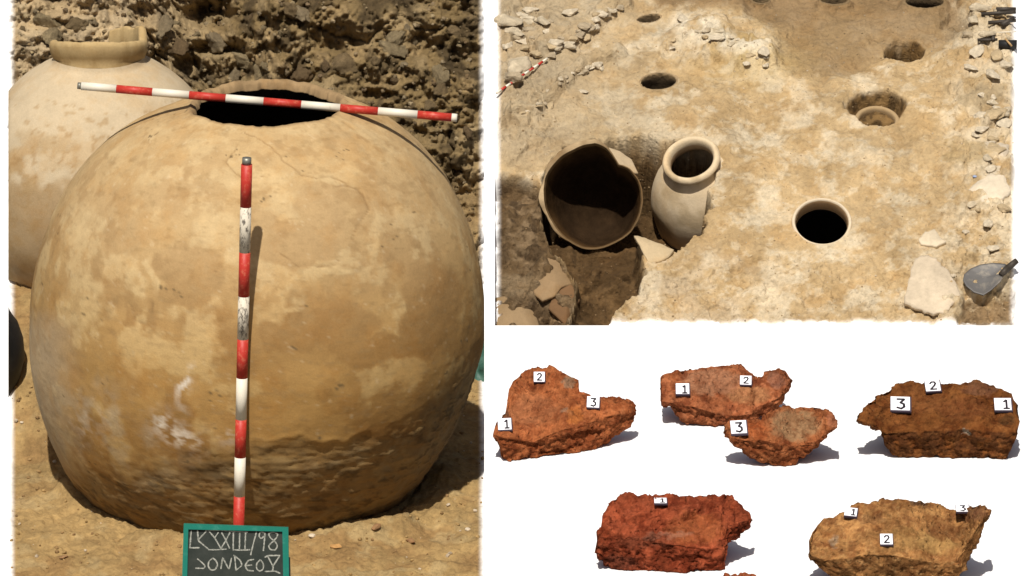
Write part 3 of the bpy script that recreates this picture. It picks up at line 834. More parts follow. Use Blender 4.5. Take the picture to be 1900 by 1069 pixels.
scatter('bank_rubble', left_bvh, lambda r: (r.uniform(32, 882), r.uniform(-10, 420)), 1300, (1.6, 2, 2.5, 3, 4, 6), M['bank'],
        lambda r, x, y: np.array(r.choice(BANKC + [(0.13, .09, .05), (.2, .145, .08)])) * r.uniform(.7, 1.15), 21)
scatter('ground_pebbles', left_bvh, lambda r: (r.uniform(20, 896), r.uniform(700, 1068)), 900, (0.8, 1, 1.2, 1.5, 2, 2.6, 3.6, 5), M['rock'],
        lambda r, x, y: np.array(r.choice([(.34, .22, .09), (.29, .18, .075), (.34, .22, .09), (.31, .2, .08), (.45, .36, .25), (.23, .14, .06)])) * r.uniform(.75, 1.1), 23)
peb = [rock_mesh('pebble', 560, (0.30, 0.165, 0.075)), rock_mesh('pebble', 561, (0.66, 0.55, 0.40)), rock_mesh('pebble', 562, (0.46, 0.25, 0.09)), rock_mesh('pebble', 563, (0.26, 0.15, 0.07))]
for (x_, y_, s_, v_, st_, lab) in (
    (700, 980, 15, 0, (1.15, .55, .5), 'flat brown stone lying right of the chalkboard below the jar'),
    (580, 996, 8, 1, (1, .8, .7), 'white pebble just right of the chalkboard'),
    (622, 1016, 13, 2, (1, .7, .6), 'orange brown sherd half buried right of the chalkboard'),
    (762, 1005, 10, 0, (1.1, .8, .6), 'small brown stone at the lower right of the jar'),
    (867, 984, 6, 1, (1, 1, .8), 'pale pebble near the right end of the sandy ground'),
    (644, 955, 7, 3, (1, .6, .6), 'dark pebble under the right foot of the jar'),
    (40, 785, 4, 1, (1, 1, .8), 'tiny white pebble on the sand at the far left'),
    (120, 1035, 9, 3, (1.2, .7, .6), 'brown pebble in the lower left corner of the sand')):
    h_ = ray(left_bvh, x_, y_)
    if h_[0] is not None:
        place(peb[v_], 'pebble', h_[0], (0, 0, 1), s_ * U, rs.random() * 3, lab, 'pebble', 'loose pebbles on the sand', 0.25, st_)

# ------------------------------------------------------------------ RIGHT: excavation floor with buried jars
yy = np.arange(-60, 612.01, 1.0)
ee = np.radians(np.interp(yy, [-60, 0, 300, 604], [27, 29, 40, 50]))
d_split = float(depth_z(Y_SPLIT, 0.0)) + 0.012
US = d_split * K
dep = np.zeros_like(yy); i604 = int(np.argmin(abs(yy - 604)))
inc = US / np.tan(ee)
csum = np.concatenate([[0], np.cumsum((inc[1:] + inc[:-1]) / 2)])
dep = d_split + (csum[i604] - csum)
def DS(py): return np.interp(py, yy, dep)
def ES(py): return np.interp(py, yy, ee)
def frame_s(py):
    e = ES(py); e = np.asarray(e)
    T = UP * np.sin(e)[..., None] + FW * np.cos(e)[..., None]
    N = UP * np.cos(e)[..., None] - FW * np.sin(e)[..., None]
    return T, N
TRENCH = [(1088, 262), (1118, 262), (1140, 256), (1175, 252), (1205, 256), (1228, 272), (1258, 264), (1300, 262), (1328, 274), (1334, 296), (1326, 326), (1314, 352), (1318, 382), (1306, 404), (1294, 432), (1272, 448), (1254, 462), (1225, 462), (1200, 452), (1186, 448), (1192, 478), (1196, 505), (1186, 530), (1188, 545), (1168, 558), (1150, 566), (1136, 584), (1122, 616), (1040, 616), (1066, 560), (1072, 520), (1046, 478), (1020, 446), (1004, 400), (1000, 345), (1020, 300), (1050, 275)]
TERR = [(880, 318), (930, 322), (975, 332), (1002, 340), (1010, 420), (1030, 455), (1052, 480), (1078, 520), (1068, 560), (1058, 570), (1050, 620), (880, 620)]
q3_ = None
def HS(px, py):
    """relief of the floor in photo pixels"""
    px = np.asarray(px, float); py = np.asarray(py, float)
    q = p3(px, py * 1.5)
    ht = 6.5 * fbm(q / 95, 4, 601) + 4.0 * fbm(q / 32, 5, 607, 0.6) + 1.6 * fbm(q / 9, 3, 611)
    rough = sst(1060, 980, px) * sst(330, 250, py) + sst(1700, 1800, px) * 0.8 + sst(430, 520, py) * 0.5 + 0.7 * np.exp(-ell(px, py, 1340, 85, 120, 45) ** 2)
    f1, f2, cid, cx = worley(p3(px / 34, py / 22) + 0.25 * np.stack([fbm(q / 25, 3, 613), fbm(q / 25, 3, 617), 0 * px], -1) * np.array([1, 1, 0]), 61)
    ht = ht + rough * ((cid - 0.35) * 15 + 9 * fbm(q / 22, 5, 619, 0.6) - 4 * (1 - sst(0, .2, f2 - f1)))
    # long lumpy ledge running up the left side, and its fall to the trench
    ledge = poly_line_d(px + 9 * fbm(q / 30, 3, 623), py + 7 * fbm(q / 30, 3, 627), ((940, 222), (1000, 200), (1030, 170), (1045, 150), (1085, 128), (1110, 112), (1150, 102)))
    ht = ht + 17 * sst(15, 3, ledge)
    led2 = poly_line_d(px + 9 * fbm(q / 30, 3, 629), py + 6 * fbm(q / 30, 3, 631), ((1000, 95), (1040, 85), (1085, 60), (1110, 35), (1150, 8)))
    ht = ht + 20 * sst(21, 4, led2)
    # raised outcrop and sunken basin to its right
    oc = poly_sd(px + 10 * fbm(q / 28, 3, 633), py + 8 * fbm(q / 28, 3, 637), [(1222, 70), (1275, 38), (1350, 30), (1370, 62), (1440, 92), (1436, 128), (1380, 134), (1330, 112), (1250, 92)])
    ht = ht + 15 * sst(7, -10, oc)
    basin = poly_sd(px + 8 * fbm(q / 40, 3, 641), py + 6 * fbm(q / 40, 3, 643), [(1400, -70), (1380, 30), (1440, 60), (1450, 120), (1520, 158), (1600, 130), (1640, 105), (1740, 95), (1790, 55), (1800, -70)])
    ht = ht - 11 * sst(10, -16, basin)
    # right-hand stony margin
    ht = ht + 9 * sst(1770, 1830, px + 18 * fbm(q / 40, 3, 647)) * sst(420, 360, py)
    # dimples around and pits
    def pit(cx_, cy_, rx_, ry_, dpt, rim=1.0, ns=0.10, rot=0.0, sd=0):
        e = ell(px, py, cx_, cy_, rx_, ry_, rot) * (1 + ns * fbm(p3(px / 30, py / 20), 3, 653 + sd))
        w_ = sst(1.08, 0.70, e)
        return dpt * w_ + w_ * (1 - w_) * 14 * fbm(q / 7, 4, 655 + sd, 0.6)
    k1 = sst(1.0, 1.4, ell(px, py, 1525, 414, 58, 48)); 
    for (a, b, c, d) in HOLES_E: k1 = np.minimum(k1, sst(1.0, 1.5, ell(px, py, a, b, c, d)))
    ht = ht * (0.15 + 0.85 * k1)
    ht = ht - pit(1628, 194, 60, 29, 40, ns=0.16) - 20 * sst(1.02, 0.8, ell(px, py, 1630, 214, 41, 21)) 
    ht = ht - pit(1679, 88, 39, 21, 56, ns=0.12, sd=5)
    ht = ht - pit(1775, 30, 26, 26, 16, ns=0.3, sd=9)
    # bottom-right scoop under the trowel
    ht = ht - 26 * sst(12, -8, poly_sd(px, py, [(1790, 548), (1835, 552), (1880, 520), (1900, 620), (1780, 620)]) + 6 * fbm(q / 18, 3, 659))
    wq = 5.5 * fbm(q / 17, 4, 661)
    sdT = poly_sd(px + wq, py + wq * 0.6, TRENCH)
    sdB = poly_sd(px + wq, py + wq * 0.7, TERR)
    dt_ = lerp(178, 78, sst(376, 408, py) * sst(1212, 1180, px)) + 16 * fbm(q / 30, 4, 667)
    db_ = 34 + 26 * fbm(q / 42, 4, 671) + 22 * sst(500, 600, py)
    ht = ht - db_ * sst(8, -12, sdB) * (sdT > 0)
    wT = sst(3, -13, sdT) ** 0.7
    ht = np.where(sdT < 3, ht + (-dt_ - ht) * wT + wT * (1 - wT) * 40 * fbm(q / 10, 4, 673, 0.6), ht)
    return ht
HOLES = [  # px, py, rx, ry, rot, depth, label
    (1222, 151, 33.5, 15.5, math.radians(4), 90, 'round dark hole in the middle of the floor, below the pale outcrop'),
    (1204, 34, 22.5, 7.5, math.radians(10), 60, 'narrow dark hole near the top left of the floor'),
    (1548, -3, 26, 8.5, 0, 60, 'dark hole cut off by the top edge, in the middle'),
    (1716, 0, 36, 14, 0, 60, 'wide dark hole cut off by the top edge, on the right'),
    (1412, -2, 16, 6, 0, 50, 'small dark hole at the top edge, left of the others')]
HOLES_E = [(h[0], h[1], h[2], h[3]) for h in HOLES]
def Sw(px, py, h=0.0):
    """floor point (undisplaced surface + h photo pixels along its normal)"""
    px, py, h = np.broadcast_arrays(np.asarray(px, float), np.asarray(py, float), np.asarray(h, float))
    T, N = frame_s(py)
    d = DS(py)
    return P(px, py, d) + N * (h * d * K)[..., None]
XR0, XR1 = 917.5, 1886.5
gx_ = np.arange(XR0, XR1 + .1, 1.9); gy_ = np.arange(-44, Y_SPLIT + .1, 1.5)
gx_[-1] = XR1; gy_[-1] = Y_SPLIT
PX, PY = np.meshgrid(gx_, gy_)
HH = HS(PX, PY)
ed = np.minimum(np.minimum(PX - XR0, XR1 - PX), Y_SPLIT - PY)
HH = np.where(HH > 0, HH * sst(-2, 16, ed), HH)
WF = Sw(PX, PY, HH)
# keep the cut sides true
dF = (WF - CAM) @ FW
for c_, xx in ((0, XR0), (-1, XR1)):
    WF[:, c_, 0] = (xx - 950) * K * dF[:, c_]
q = p3(PX, PY * 1.5)
qw = (WF - WF[0, 0]) / US
cf = np.empty(WF.shape); cf[:] = c3(0.56, 0.405, 0.225)
cf = mixc(cf, c3(0.46, 0.32, 0.165), 0.75 * sst(-0.1, 0.55, fbm(q / 80, 5, 701)))
cf = mixc(cf, c3(0.70, 0.585, 0.42), 0.85 * sst(0.0, 0.55, fbm(q / 55, 6, 709, 0.6)))
cf = mixc(cf, c3(0.75, 0.65, 0.49), 0.4 * sst(0.25, 0.6, fbm(q / 22, 5, 711, 0.6)) * sst(900, 1300, PX + 0.6 * PY))
cf = mixc(cf, c3(0.34, 0.225, 0.10), 0.4 * sst(0.25, 0.7, fbm(q / 26, 6, 717, 0.65)))
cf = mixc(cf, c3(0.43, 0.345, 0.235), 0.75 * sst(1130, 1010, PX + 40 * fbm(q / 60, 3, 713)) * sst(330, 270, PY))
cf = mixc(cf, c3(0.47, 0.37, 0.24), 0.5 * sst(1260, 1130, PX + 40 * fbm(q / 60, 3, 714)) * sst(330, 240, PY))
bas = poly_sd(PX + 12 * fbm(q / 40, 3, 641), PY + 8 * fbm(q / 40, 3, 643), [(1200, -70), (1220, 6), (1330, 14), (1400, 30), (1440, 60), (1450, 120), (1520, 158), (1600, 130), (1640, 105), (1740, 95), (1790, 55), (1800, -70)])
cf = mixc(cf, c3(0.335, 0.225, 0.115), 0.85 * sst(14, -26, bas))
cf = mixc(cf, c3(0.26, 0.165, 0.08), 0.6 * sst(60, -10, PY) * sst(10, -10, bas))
cf = mixc(cf, c3(0.50, 0.36, 0.15), 0.6 * np.exp(-ell(PX, PY, 1400, 110, 90, 40) ** 2))
cf = mixc(cf, c3(0.80, 0.71, 0.56), 0.95 * sst(-0.3, 0.25, fbm(q / 30, 4, 719)) * np.clip(np.exp(-ell(PX, PY, 1290, 50, 60, 24) ** 2) + np.exp(-ell(PX, PY, 1340, 92, 60, 22) ** 2) + np.exp(-ell(PX, PY, 1130, 92, 50, 10) ** 2) + 0.8 * np.exp(-ell(PX, PY, 1410, 95, 30, 20) ** 2), 0, 1))
cf = mixc(cf, c3(0.70, 0.585, 0.42), 0.75 * sst(1740, 1810, PX + 30 * fbm(q / 40, 3, 723)) * sst(-0.35, 0.25, fbm(q / 34, 4, 725)))
cf = mixc(cf, c3(0.47, 0.36, 0.22), 0.9 * sst(1, 0.6, ell(PX, PY, 1825, 190, 52, 26) + 0.3 * fbm(q / 20, 3, 727)))
cf = mixc(cf, c3(0.47, 0.345, 0.185), 0.8 * sst(1, 0.6, ell(PX, PY, 1795, 290, 52, 34) + 0.3 * fbm(q / 20, 3, 729)))
cf = mixc(cf, c3(0.64, 0.52, 0.37), 0.6 * sst(-0.2, .4, fbm(q / 40, 4, 731)) * sst(440, 500, PY) * sst(1500, 1300, PX))
cf = mixc(cf, c3(0.20, 0.13, 0.06), 0.8 * np.exp(-ell(PX, PY, 1775, 40, 24, 26) ** 2))
wq = 5.5 * fbm(q / 17, 4, 661)
sdT = poly_sd(PX + wq, PY + wq * 0.6, TRENCH); sdB = poly_sd(PX + wq, PY + wq * 0.7, TERR)
q = qw
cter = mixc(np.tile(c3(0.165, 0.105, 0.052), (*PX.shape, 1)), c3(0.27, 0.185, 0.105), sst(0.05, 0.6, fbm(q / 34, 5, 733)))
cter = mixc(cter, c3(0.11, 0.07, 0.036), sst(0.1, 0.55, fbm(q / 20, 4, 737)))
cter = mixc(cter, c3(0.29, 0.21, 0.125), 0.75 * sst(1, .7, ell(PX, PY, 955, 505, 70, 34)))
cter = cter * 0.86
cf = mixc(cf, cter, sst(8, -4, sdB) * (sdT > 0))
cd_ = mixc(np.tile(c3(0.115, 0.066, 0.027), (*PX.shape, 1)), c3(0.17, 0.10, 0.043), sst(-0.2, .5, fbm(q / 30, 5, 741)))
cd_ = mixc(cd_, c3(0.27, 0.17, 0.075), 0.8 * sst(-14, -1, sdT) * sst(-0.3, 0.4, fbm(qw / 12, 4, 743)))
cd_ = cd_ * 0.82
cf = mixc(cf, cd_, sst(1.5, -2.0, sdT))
for (a, b, c_, d_) in ((1628, 196, 60, 31), (1679, 88, 39, 21)):
    e = ell(PX, PY, a, b, c_, d_) * (1 + 0.1 * fbm(p3(PX / 30, PY / 20), 3, 653))
    cf = mixc(cf, mixc(np.tile(c3(0.24, 0.145, 0.058), (*PX.shape, 1)), c3(0.10, 0.06, 0.025), sst(-.3, .4, fbm(q / 14, 4, 747))), sst(1.03, 0.93, e))
cf = mixc(cf, c3(0.24, 0.15, 0.07), 0.85 * sst(10, -4, poly_sd(PX, PY, [(1790, 555), (1835, 556), (1880, 530), (1900, 620), (1780, 620)]) + 6 * fbm(q / 18, 3, 659)))  # dark tone painted into the floor for the trowel's shadow
cf = cf * c3(0.83, 0.815, 0.765)
ef = 1 - sst(0, 15, ed)
cf = np.concatenate([mixc(cf, c3(0.86, 0.86, 0.85), ef), (1 - ef)[..., None]], -1)
Ff = grid_faces(*PX.shape)
pxc = PX.ravel()[Ff].mean(1); pyc = PY.ravel()[Ff].mean(1)
keep = np.ones(len(Ff), bool)
for h_ in HOLES: keep &= ell(pxc, pyc, h_[0], h_[1], h_[2], h_[3], h_[4]) > 1.0
keep &= ell(pxc, pyc, 1525, 416, 49, 40) > 1.0
low, Fs = skirt(WF, ZF); low = drop(low, ZF)
# the cut front runs straight down where it meets the white floor
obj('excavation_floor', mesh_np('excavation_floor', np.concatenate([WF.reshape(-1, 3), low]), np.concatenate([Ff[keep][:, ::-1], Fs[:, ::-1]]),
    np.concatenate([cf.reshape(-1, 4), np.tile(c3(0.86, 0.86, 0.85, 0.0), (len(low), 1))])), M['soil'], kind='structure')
fl_bvh = BVHTree.FromPolygons([tuple(v) for v in WF.reshape(-1, 3)], [tuple(f) for f in Ff[keep].tolist()])
# white tray edge round the floor
def strip(x0, x1, y0, y1, nx, ny, h=-1.5):
    a, b = np.meshgrid(np.linspace(x0, x1, nx), np.linspace(y0, y1, ny))
    W = Sw(a, b, h); d = (W - CAM) @ FW; W[..., 0] = (a - 950) * K * d
    low, Fs = skirt(W, ZF); low = drop(low, ZF)
    return np.concatenate([W.reshape(-1, 3), low]), np.concatenate([grid_faces(ny, nx)[:, ::-1], Fs[:, ::-1]]), None
V, F, _ = join([strip(898.6, XR0 + 0.4, -44, Y_SPLIT, 3, 60), strip(XR1 - 0.4, 1980, -44, Y_SPLIT, 4, 60)])
obj('white_border', mesh_np('white_border', V, F, smooth=False), M['white'], kind='structure')

# linings of the plain round holes
for (cx_, cy_, rx_, ry_, rot, dpt, lab) in HOLES:
    n = 72; a = np.linspace(0, 2 * math.pi, n, endpoint=False)
    W = []
    for s_, h_ in ((1.14, -0.4), (1.06, 0.3), (1.0, 0.0), (0.97, -4), (1.0, -14), (1.12, -26), (1.3, -dpt * 0.6), (1.2, -dpt), (0.6, -dpt * 1.25), (0.01, -dpt * 1.3)):
        s2 = s_ * (1 + 0.012 * fbm(p3(np.cos(a) * 2, np.sin(a) * 2), 3, 5))
        x = s2 * rx_ * np.cos(a); y = s2 * ry_ * np.sin(a)
        xx = cx_ + x * math.cos(rot) - y * math.sin(rot) * -1; yy_ = cy_ - x * math.sin(rot) + y * math.cos(rot)
        hh_ = HS(xx, yy_) if h_ >= 0 else HS(xx * 0 + cx_ + rx_ * 1.1, yy_ * 0 + cy_)
        W.append(Sw(xx, yy_, hh_ * 1.0 + h_))
    W = np.array(W)
    cc = np.tile(c3(0.34, 0.24, 0.13) if cy_ > 20 else c3(0.22, 0.15, 0.075), (len(W), n, 1)); cc[4:] = c3(0.17, 0.115, 0.06); cc[3] = c3(0.22, 0.15, 0.075); cc[6:] = c3(0.05, 0.036, 0.022)  # rings painted darker with depth for the shade in the hole
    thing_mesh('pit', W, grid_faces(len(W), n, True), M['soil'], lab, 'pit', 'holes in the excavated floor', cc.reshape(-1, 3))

# ------------------------------------------------------------------ jars in the floor
def lathe_frame(o, X, Y, Z, prof, n, unit, sx=1.0, sy=1.0, jit=0.0, seed=0):
    a = np.linspace(0, 2 * math.pi, n, endpoint=False)
    W = []
    for i, (r, h) in enumerate(prof):
        j = 1 + jit * fbm(p3(np.cos(a) * 2, np.sin(a) * 2, h / 40.0), 3, seed) if jit else 1.0
        W.append(o + unit * ((r * j * sx * np.cos(a))[:, None] * X + (r * j * sy * np.sin(a))[:, None] * Y + h * Z))
    return np.array(W)
def smooth_prof(pts, m=6):
    pts = np.array(pts, float); out = []
    n = len(pts)
    for i in range(n - 1):
        p0, p1, p2, p3_ = pts[max(i - 1, 0)], pts[i], pts[i + 1], pts[min(i + 2, n - 1)]
        for k in range(m):
            t_ = k / m
            out.append(0.5 * ((2 * p1) + (-p0 + p2) * t_ + (2 * p0 - 5 * p1 + 4 * p2 - p3_) * t_ ** 2 + (-p0 + 3 * p1 - 3 * p2 + p3_) * t_ ** 3))
    out.append(pts[-1]); return out
def floor_frame(px, py, tilt=0.0, roll=0.0):
    T, N = frame_s(np.array(float(py)))
    e = float(ES(py)); e2 = e + tilt                # tilt > 0 turns the axis towards the viewer
    Z = UP * math.cos(e2) - FW * math.sin(e2); Y = UP * math.sin(e2) + FW * math.cos(e2); X = RT.copy()
    Z2 = Z * math.cos(roll) - X * math.sin(roll); X2 = X * math.cos(roll) + Z * math.sin(roll)
    return X2, Y, Z2
# buried jar, only its mouth showing
o_ = Sw(1525, 415, 5.0); X, Y, Z = floor_frame(1525, 415, math.radians(11)); un = float(DS(415)) * K
outer = smooth_prof([(48.5, -30), (47.5, -18), (48, -8), (49.5, -2), (51.5, 0.6), (54, 0), (56, -3), (56, -9), (54, -16), (56, -30), (72, -52)])
W = lathe_frame(o_, X, Y, Z, outer, 96, un, 1, 1, 0.006, 3)
bj = empty('buried_jar', W.reshape(-1, 3).mean(0), 'buried jar with only its round mouth showing in the bright floor', 'jar')
cc = np.tile(c3(0.46, 0.34, 0.2), (len(outer), 96, 1)); cc[:18] = c3(0.34, 0.21, 0.10); cc[18:34] = c3(0.56, 0.46, 0.32)
part('rim', W, grid_faces(len(outer), 96, True), M['clay'], bj, cc.reshape(-1, 3))
innr = smooth_prof([(48.3, -28), (50, -33), (72, -52), (96, -100), (96, -170), (60, -230), (1, -240)], 4)
W = lathe_frame(o_, X, Y, Z, innr, 96, un)
part('inner_wall', W, grid_faces(len(innr), 96, True), M['inner_shade'], bj, np.tile(c3(0.03, 0.024, 0.018), (W.size // 3, 1)))
# jar standing in the trench
X, Y, Z = floor_frame(1283, 302, math.radians(13), math.radians(13)); un = float(DS(302)) * K
o_ = Sw(1281, 303, 12.0)
outer = smooth_prof([(45, -34), (41, -24), (40.5, -12), (43, -3), (47, 0.8), (51, 0), (54, -4), (54.5, -9), (51, -14), (48, -19), (52, -27), (66, -42), (84, -68), (97, -104), (101, -150), (98, -205), (86, -258), (62, -310)], 6)
W = lathe_frame(o_, X, Y, Z, outer, 110, un, 1, 1, 0.01, 5)
tj = empty('trench_jar', W[-1].mean(0), 'cream jar with a thick round rim standing exposed at the side of the trench', 'jar')
ri_ = 6 * 11
cc = np.tile(c3(0.58, 0.46, 0.30), (len(outer), 110, 1)); cc[:ri_] = c3(0.56, 0.44, 0.28)
cc = mixc(cc, c3(0.36, 0.24, 0.115), 0.8 * sst(ri_ + 22, ri_ + 38, np.arange(len(outer)))[:, None] * np.ones((1, 110)))
cc = mixc(cc, c3(0.36, 0.26, 0.14), 0.6 * sst(0.0, .5, fbm(W * 14, 4, 801)))
cc[:12] = c3(0.42, 0.28, 0.15)
part('rim', W[:ri_ + 1], grid_faces(ri_ + 1, 110, True), M['clay'], tj, cc[:ri_ + 1].reshape(-1, 3))
part('body', W[ri_:], grid_faces(len(outer) - ri_, 110, True), M['clay'], tj, cc[ri_:].reshape(-1, 3))
innr = smooth_prof([(44.5, -33), (54, -40), (76, -80), (88, -130), (60, -215), (1, -230)], 4)
Wi = lathe_frame(o_, X, Y, Z, innr, 110, un)
part('inner_wall', Wi, grid_faces(len(innr), 110, True), M['inner_shade'], tj, np.tile(c3(0.03, 0.022, 0.016), (Wi.size // 3, 1)))
# big broken jar, open towards the viewer
un = float(DS(365)) * K
bz = norm(-FW * math.cos(math.radians(9)) + UP * math.sin(math.radians(9)) - RT * 0.10)
bx = norm(np.cross(UP, bz)); by = np.cross(bz, bx)
o_ = P(1100, 366, float(DS(365)) + 16 * un)
na = 150; a = np.linspace(0, 2 * math.pi, na, endpoint=False)
outl = [(0, 94), (20, 93), (38, 88), (52, 78), (60, 84), (75, 98), (88, 104), (100, 103), (115, 100), (135, 99), (155, 98), (180, 95), (205, 93), (225, 92), (245, 95), (262, 99), (280, 99), (300, 98), (320, 99), (340, 97), (360, 94)]
rim_r = np.interp(np.degrees(a), [p_[0] for p_ in outl], [p_[1] for p_ in outl]) + 1.8 * fbm(p3(np.cos(a) * 2.2, np.sin(a) * 2.2), 5, 811)
rim_h = 5 * fbm(p3(np.cos(a) * 3, np.sin(a) * 3), 3, 813)
thk = sst(-0.1, 0.7, np.cos(a - math.radians(150))) * (0.8 + 0.7 * fbm(p3(np.cos(a) * 3, np.sin(a) * 3), 3, 821))
def bowl(fr, h, k=1.0):
    fr = fr * (1 + (0.06 * thk if 0.98 < fr < 1.01 else 0.0))
    return o_ + un * ((fr * rim_r * np.cos(a))[:, None] * bx + (fr * rim_r * np.sin(a))[:, None] * by * 1.0 + (h + rim_h * k)[:, None] * bz)
ins = [bowl(0.972, 0)] + [bowl(0.955 * (1 - 0.26 * f_) * math.sqrt(max(1 - f_ ** 3, 0.0)), -150 * f_, 1 - f_) for f_ in np.linspace(0.04, 1.0, 26)]
ous = [bowl(0.972, 0), bowl(0.985, 1.2), bowl(1.0, 0.0)] + [bowl((1 - 0.30 * f_) * math.sqrt(max(1 - f_ ** 3, 0.0)), -160 * f_, 1 - f_) for f_ in np.linspace(0.04, 1.0, 26)]
ins = np.array(ins); ous = np.array(ous)
kj = empty('broken_jar', ous.reshape(-1, 3).mean(0), 'big broken jar lying open in the trench, its dark inside showing', 'jar')
co = np.tile(c3(0.12, 0.072, 0.032), (len(ous), na, 1)); co[:3] = c3(0.13, 0.08, 0.036)
co[:3] = mixc(co[:3], c3(0.36, 0.26, 0.145), (sst(0.0, 0.8, np.cos(a - math.radians(150))) * (0.7 + 0.5 * fbm(p3(np.cos(a) * 4, np.sin(a) * 4), 3, 819)))[None, :] * np.ones((3, 1)))
part('wall', ous, grid_faces(len(ous), na, True), M['clay'], kj, co.reshape(-1, 3))
ci = np.tile(c3(0.042, 0.023, 0.010), (len(ins), na, 1))  # shade inside the bowl painted in, deeper rows darker
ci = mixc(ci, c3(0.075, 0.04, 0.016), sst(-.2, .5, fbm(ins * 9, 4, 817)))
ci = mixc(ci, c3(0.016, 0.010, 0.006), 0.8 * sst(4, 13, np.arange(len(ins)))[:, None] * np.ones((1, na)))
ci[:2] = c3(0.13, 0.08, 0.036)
part('inner_wall', ins, grid_faces(len(ins), na, True)[:, ::-1], M['inner_shade'], kj, ci.reshape(-1, 3))

def sherd(name, outline, heights, bulge, thick, mat, label, cat, col, group=None, rings=12, seed=0, tiltv=None, noise=0.6, parent=None, nsub=6, depth_extra=None):
    """curved plate: outline in photo pixels, corner heights (photo px) above the floor sheet"""
    pts = np.array(outline, float); hs = np.array(heights if np.ndim(heights) else [heights] * len(pts), float)
    o, oh = [], []
    n = len(pts)
    for i in range(n):
        for k in range(nsub):
            t_ = k / nsub
            o.append(lerp(pts[i], pts[(i + 1) % n], t_)); oh.append(lerp(hs[i], hs[(i + 1) % n], t_))
    o = np.array(o); oh = np.array(oh)
    o = o + noise * np.stack([fbm(p3(o[:, 0] / 7, o[:, 1] / 7), 3, seed), fbm(p3(o[:, 0] / 7, o[:, 1] / 7), 3, seed + 5)], -1)
    c = o.mean(0); ch = oh.mean()
    m = len(o); V = []
    for k in range(rings + 1):
        s_ = 1 - k / rings * 0.995
        pp = c + (o - c) * s_; h = ch + (oh - ch) * s_ + bulge * (1 - s_ ** 2) + 0.5 * noise * fbm(p3(pp[:, 0] / 12, pp[:, 1] / 12), 3, seed + 11)
        V.append(Sw(pp[:, 0], pp[:, 1], h))
    top = np.array(V)
    und = []
    for k in range(rings, -1, -1):
        s_ = 1 - k / rings * 0.995
        pp = c + (o - c) * s_; h = ch + (oh - ch) * s_ + bulge * (1 - s_ ** 2) - thick
        und.append(Sw(pp[:, 0], pp[:, 1], h))
    A = np.concatenate([top[::-1], np.array(und)[::-1]])
    cc = np.tile(np.asarray(col, float), (A.size // 3, 1)) * (1 + 0.16 * fbm(A.reshape(-1, 3) * 12, 4, seed + 21))[:, None]
    F = grid_faces(len(A), m, True)
    if parent is not None:
        return part(name, A, F, mat, parent, cc)
    return thing_mesh(name, A, F, mat, label, cat, group, cc)
sherd('sherd', [(1176, 449), (1186, 448), (1204, 452), (1226, 458), (1250, 468), (1240, 480), (1222, 487), (1204, 488), (1196, 478), (1186, 462)], [16, 14, 10, 8, 6, 4, 2, 0, 6, 12], 4, 7, M['clay'],
      'pointed cream sherd below the jar that stands in the trench', 'sherd', (0.42, 0.32, 0.19), seed=31)
sherd('sherd', [(1130, 276), (1150, 282), (1172, 296), (1184, 318), (1162, 322), (1146, 306), (1130, 288)], [3, 2, 0, -4, 4, 6, 5], 3, 5, M['clay'],
      'smooth pale sherd between the broken jar and the rimmed jar', 'sherd', (0.38, 0.29, 0.18), seed=33, noise=0.25)
sherd('sherd', [(996, 462), (1012, 448), (1044, 462), (1058, 486), (1062, 500), (1042, 512), (1030, 530), (1006, 538), (990, 520)], [-34, -32, -34, -38, -40, -30, -28, -30, -36], 9, 6, M['clay'],
      'broad tan sherd leaning on the lower left of the trench', 'sherd', (0.235, 0.155, 0.08), seed=35)
sherd('sherd', [(1030, 512), (1058, 498), (1072, 508), (1076, 526), (1058, 550), (1052, 568), (1018, 546)], [-34, -40, -44, -46, -52, -56, -40], 8, 6, M['clay'],
      'reddish brown curved sherd beside the deep end of the trench', 'sherd', (0.165, 0.092, 0.043), seed=37)
sherd('jar_shoulder', [(919.5, 520), (945, 516), (975, 520), (992, 538), (1002, 565), (1010, 603), (919.5, 603)], [-48, -46, -46, -54, -66, -70, -60], 16, 8, M['clay'],
      'rounded jar shoulder showing at the lower left corner of the dig', 'jar', (0.25, 0.17, 0.09), seed=39, noise=0.3)
# ring of a smashed jar at the bottom of the oval pit
X, Y, Z = floor_frame(1630, 214, math.radians(4)); un = float(DS(214)) * K
o_ = Sw(1628, 197, -31.0)
W = lathe_frame(o_, X, Y, Z, smooth_prof([(32, -16), (33, -4), (36, 0.6), (41, 0), (43, -5), (43, -16)], 5), 80, un, 1.0, 1.0, 0.02, 8)
thing_mesh('jar_ring', W, grid_faces(len(W), 80, True), M['clay'], 'clay ring of a buried jar at the bottom of the oval pit', 'jar', None, np.tile(c3(0.33, 0.23, 0.12), (W.size // 3, 1)))

# ------------------------------------------------------------------ rod, trowel, tools, stones on the floor
def fhit(px, py, lift=0.0):
    h_ = ray(fl_bvh, px, py)
    return np.array(h_[0]) + np.array(h_[1]) * 0, np.array(h_[1])
N_at = lambda py: frame_s(np.array(float(py)))[1]
pA = Sw(921, 185, HS(921, 185) + 9); pB = Sw(1015, 118, HS(1015, 118) + 9)
rod('thin red and white ranging rod lying on the left slope of the dig', pA, pB, [((i + 1) / 11.0, 'red_paint' if i % 2 else 'white_paint') for i in range(11)], 2.3 * float(DS(150)) * K)
tw = empty('trowel', Sw(1825, 530, 8), 'grey trowel with a dark handle lying at the lower right of the dig', 'trowel')
sherd('blade', [(1786, 528), (1788, 518), (1800, 508), (1818, 502), (1842, 500), (1864, 502), (1872, 508), (1862, 520), (1856, 532), (1838, 546), (1824, 553), (1806, 548), (1792, 538)],
      [12, 13, 14, 16, 18, 18, 18, 17, 15, 11, 8, 9, 11], -4, 2.0, M['blade'], None, None, (0.3, 0.3, 0.3), seed=41, noise=0.0, parent=tw)
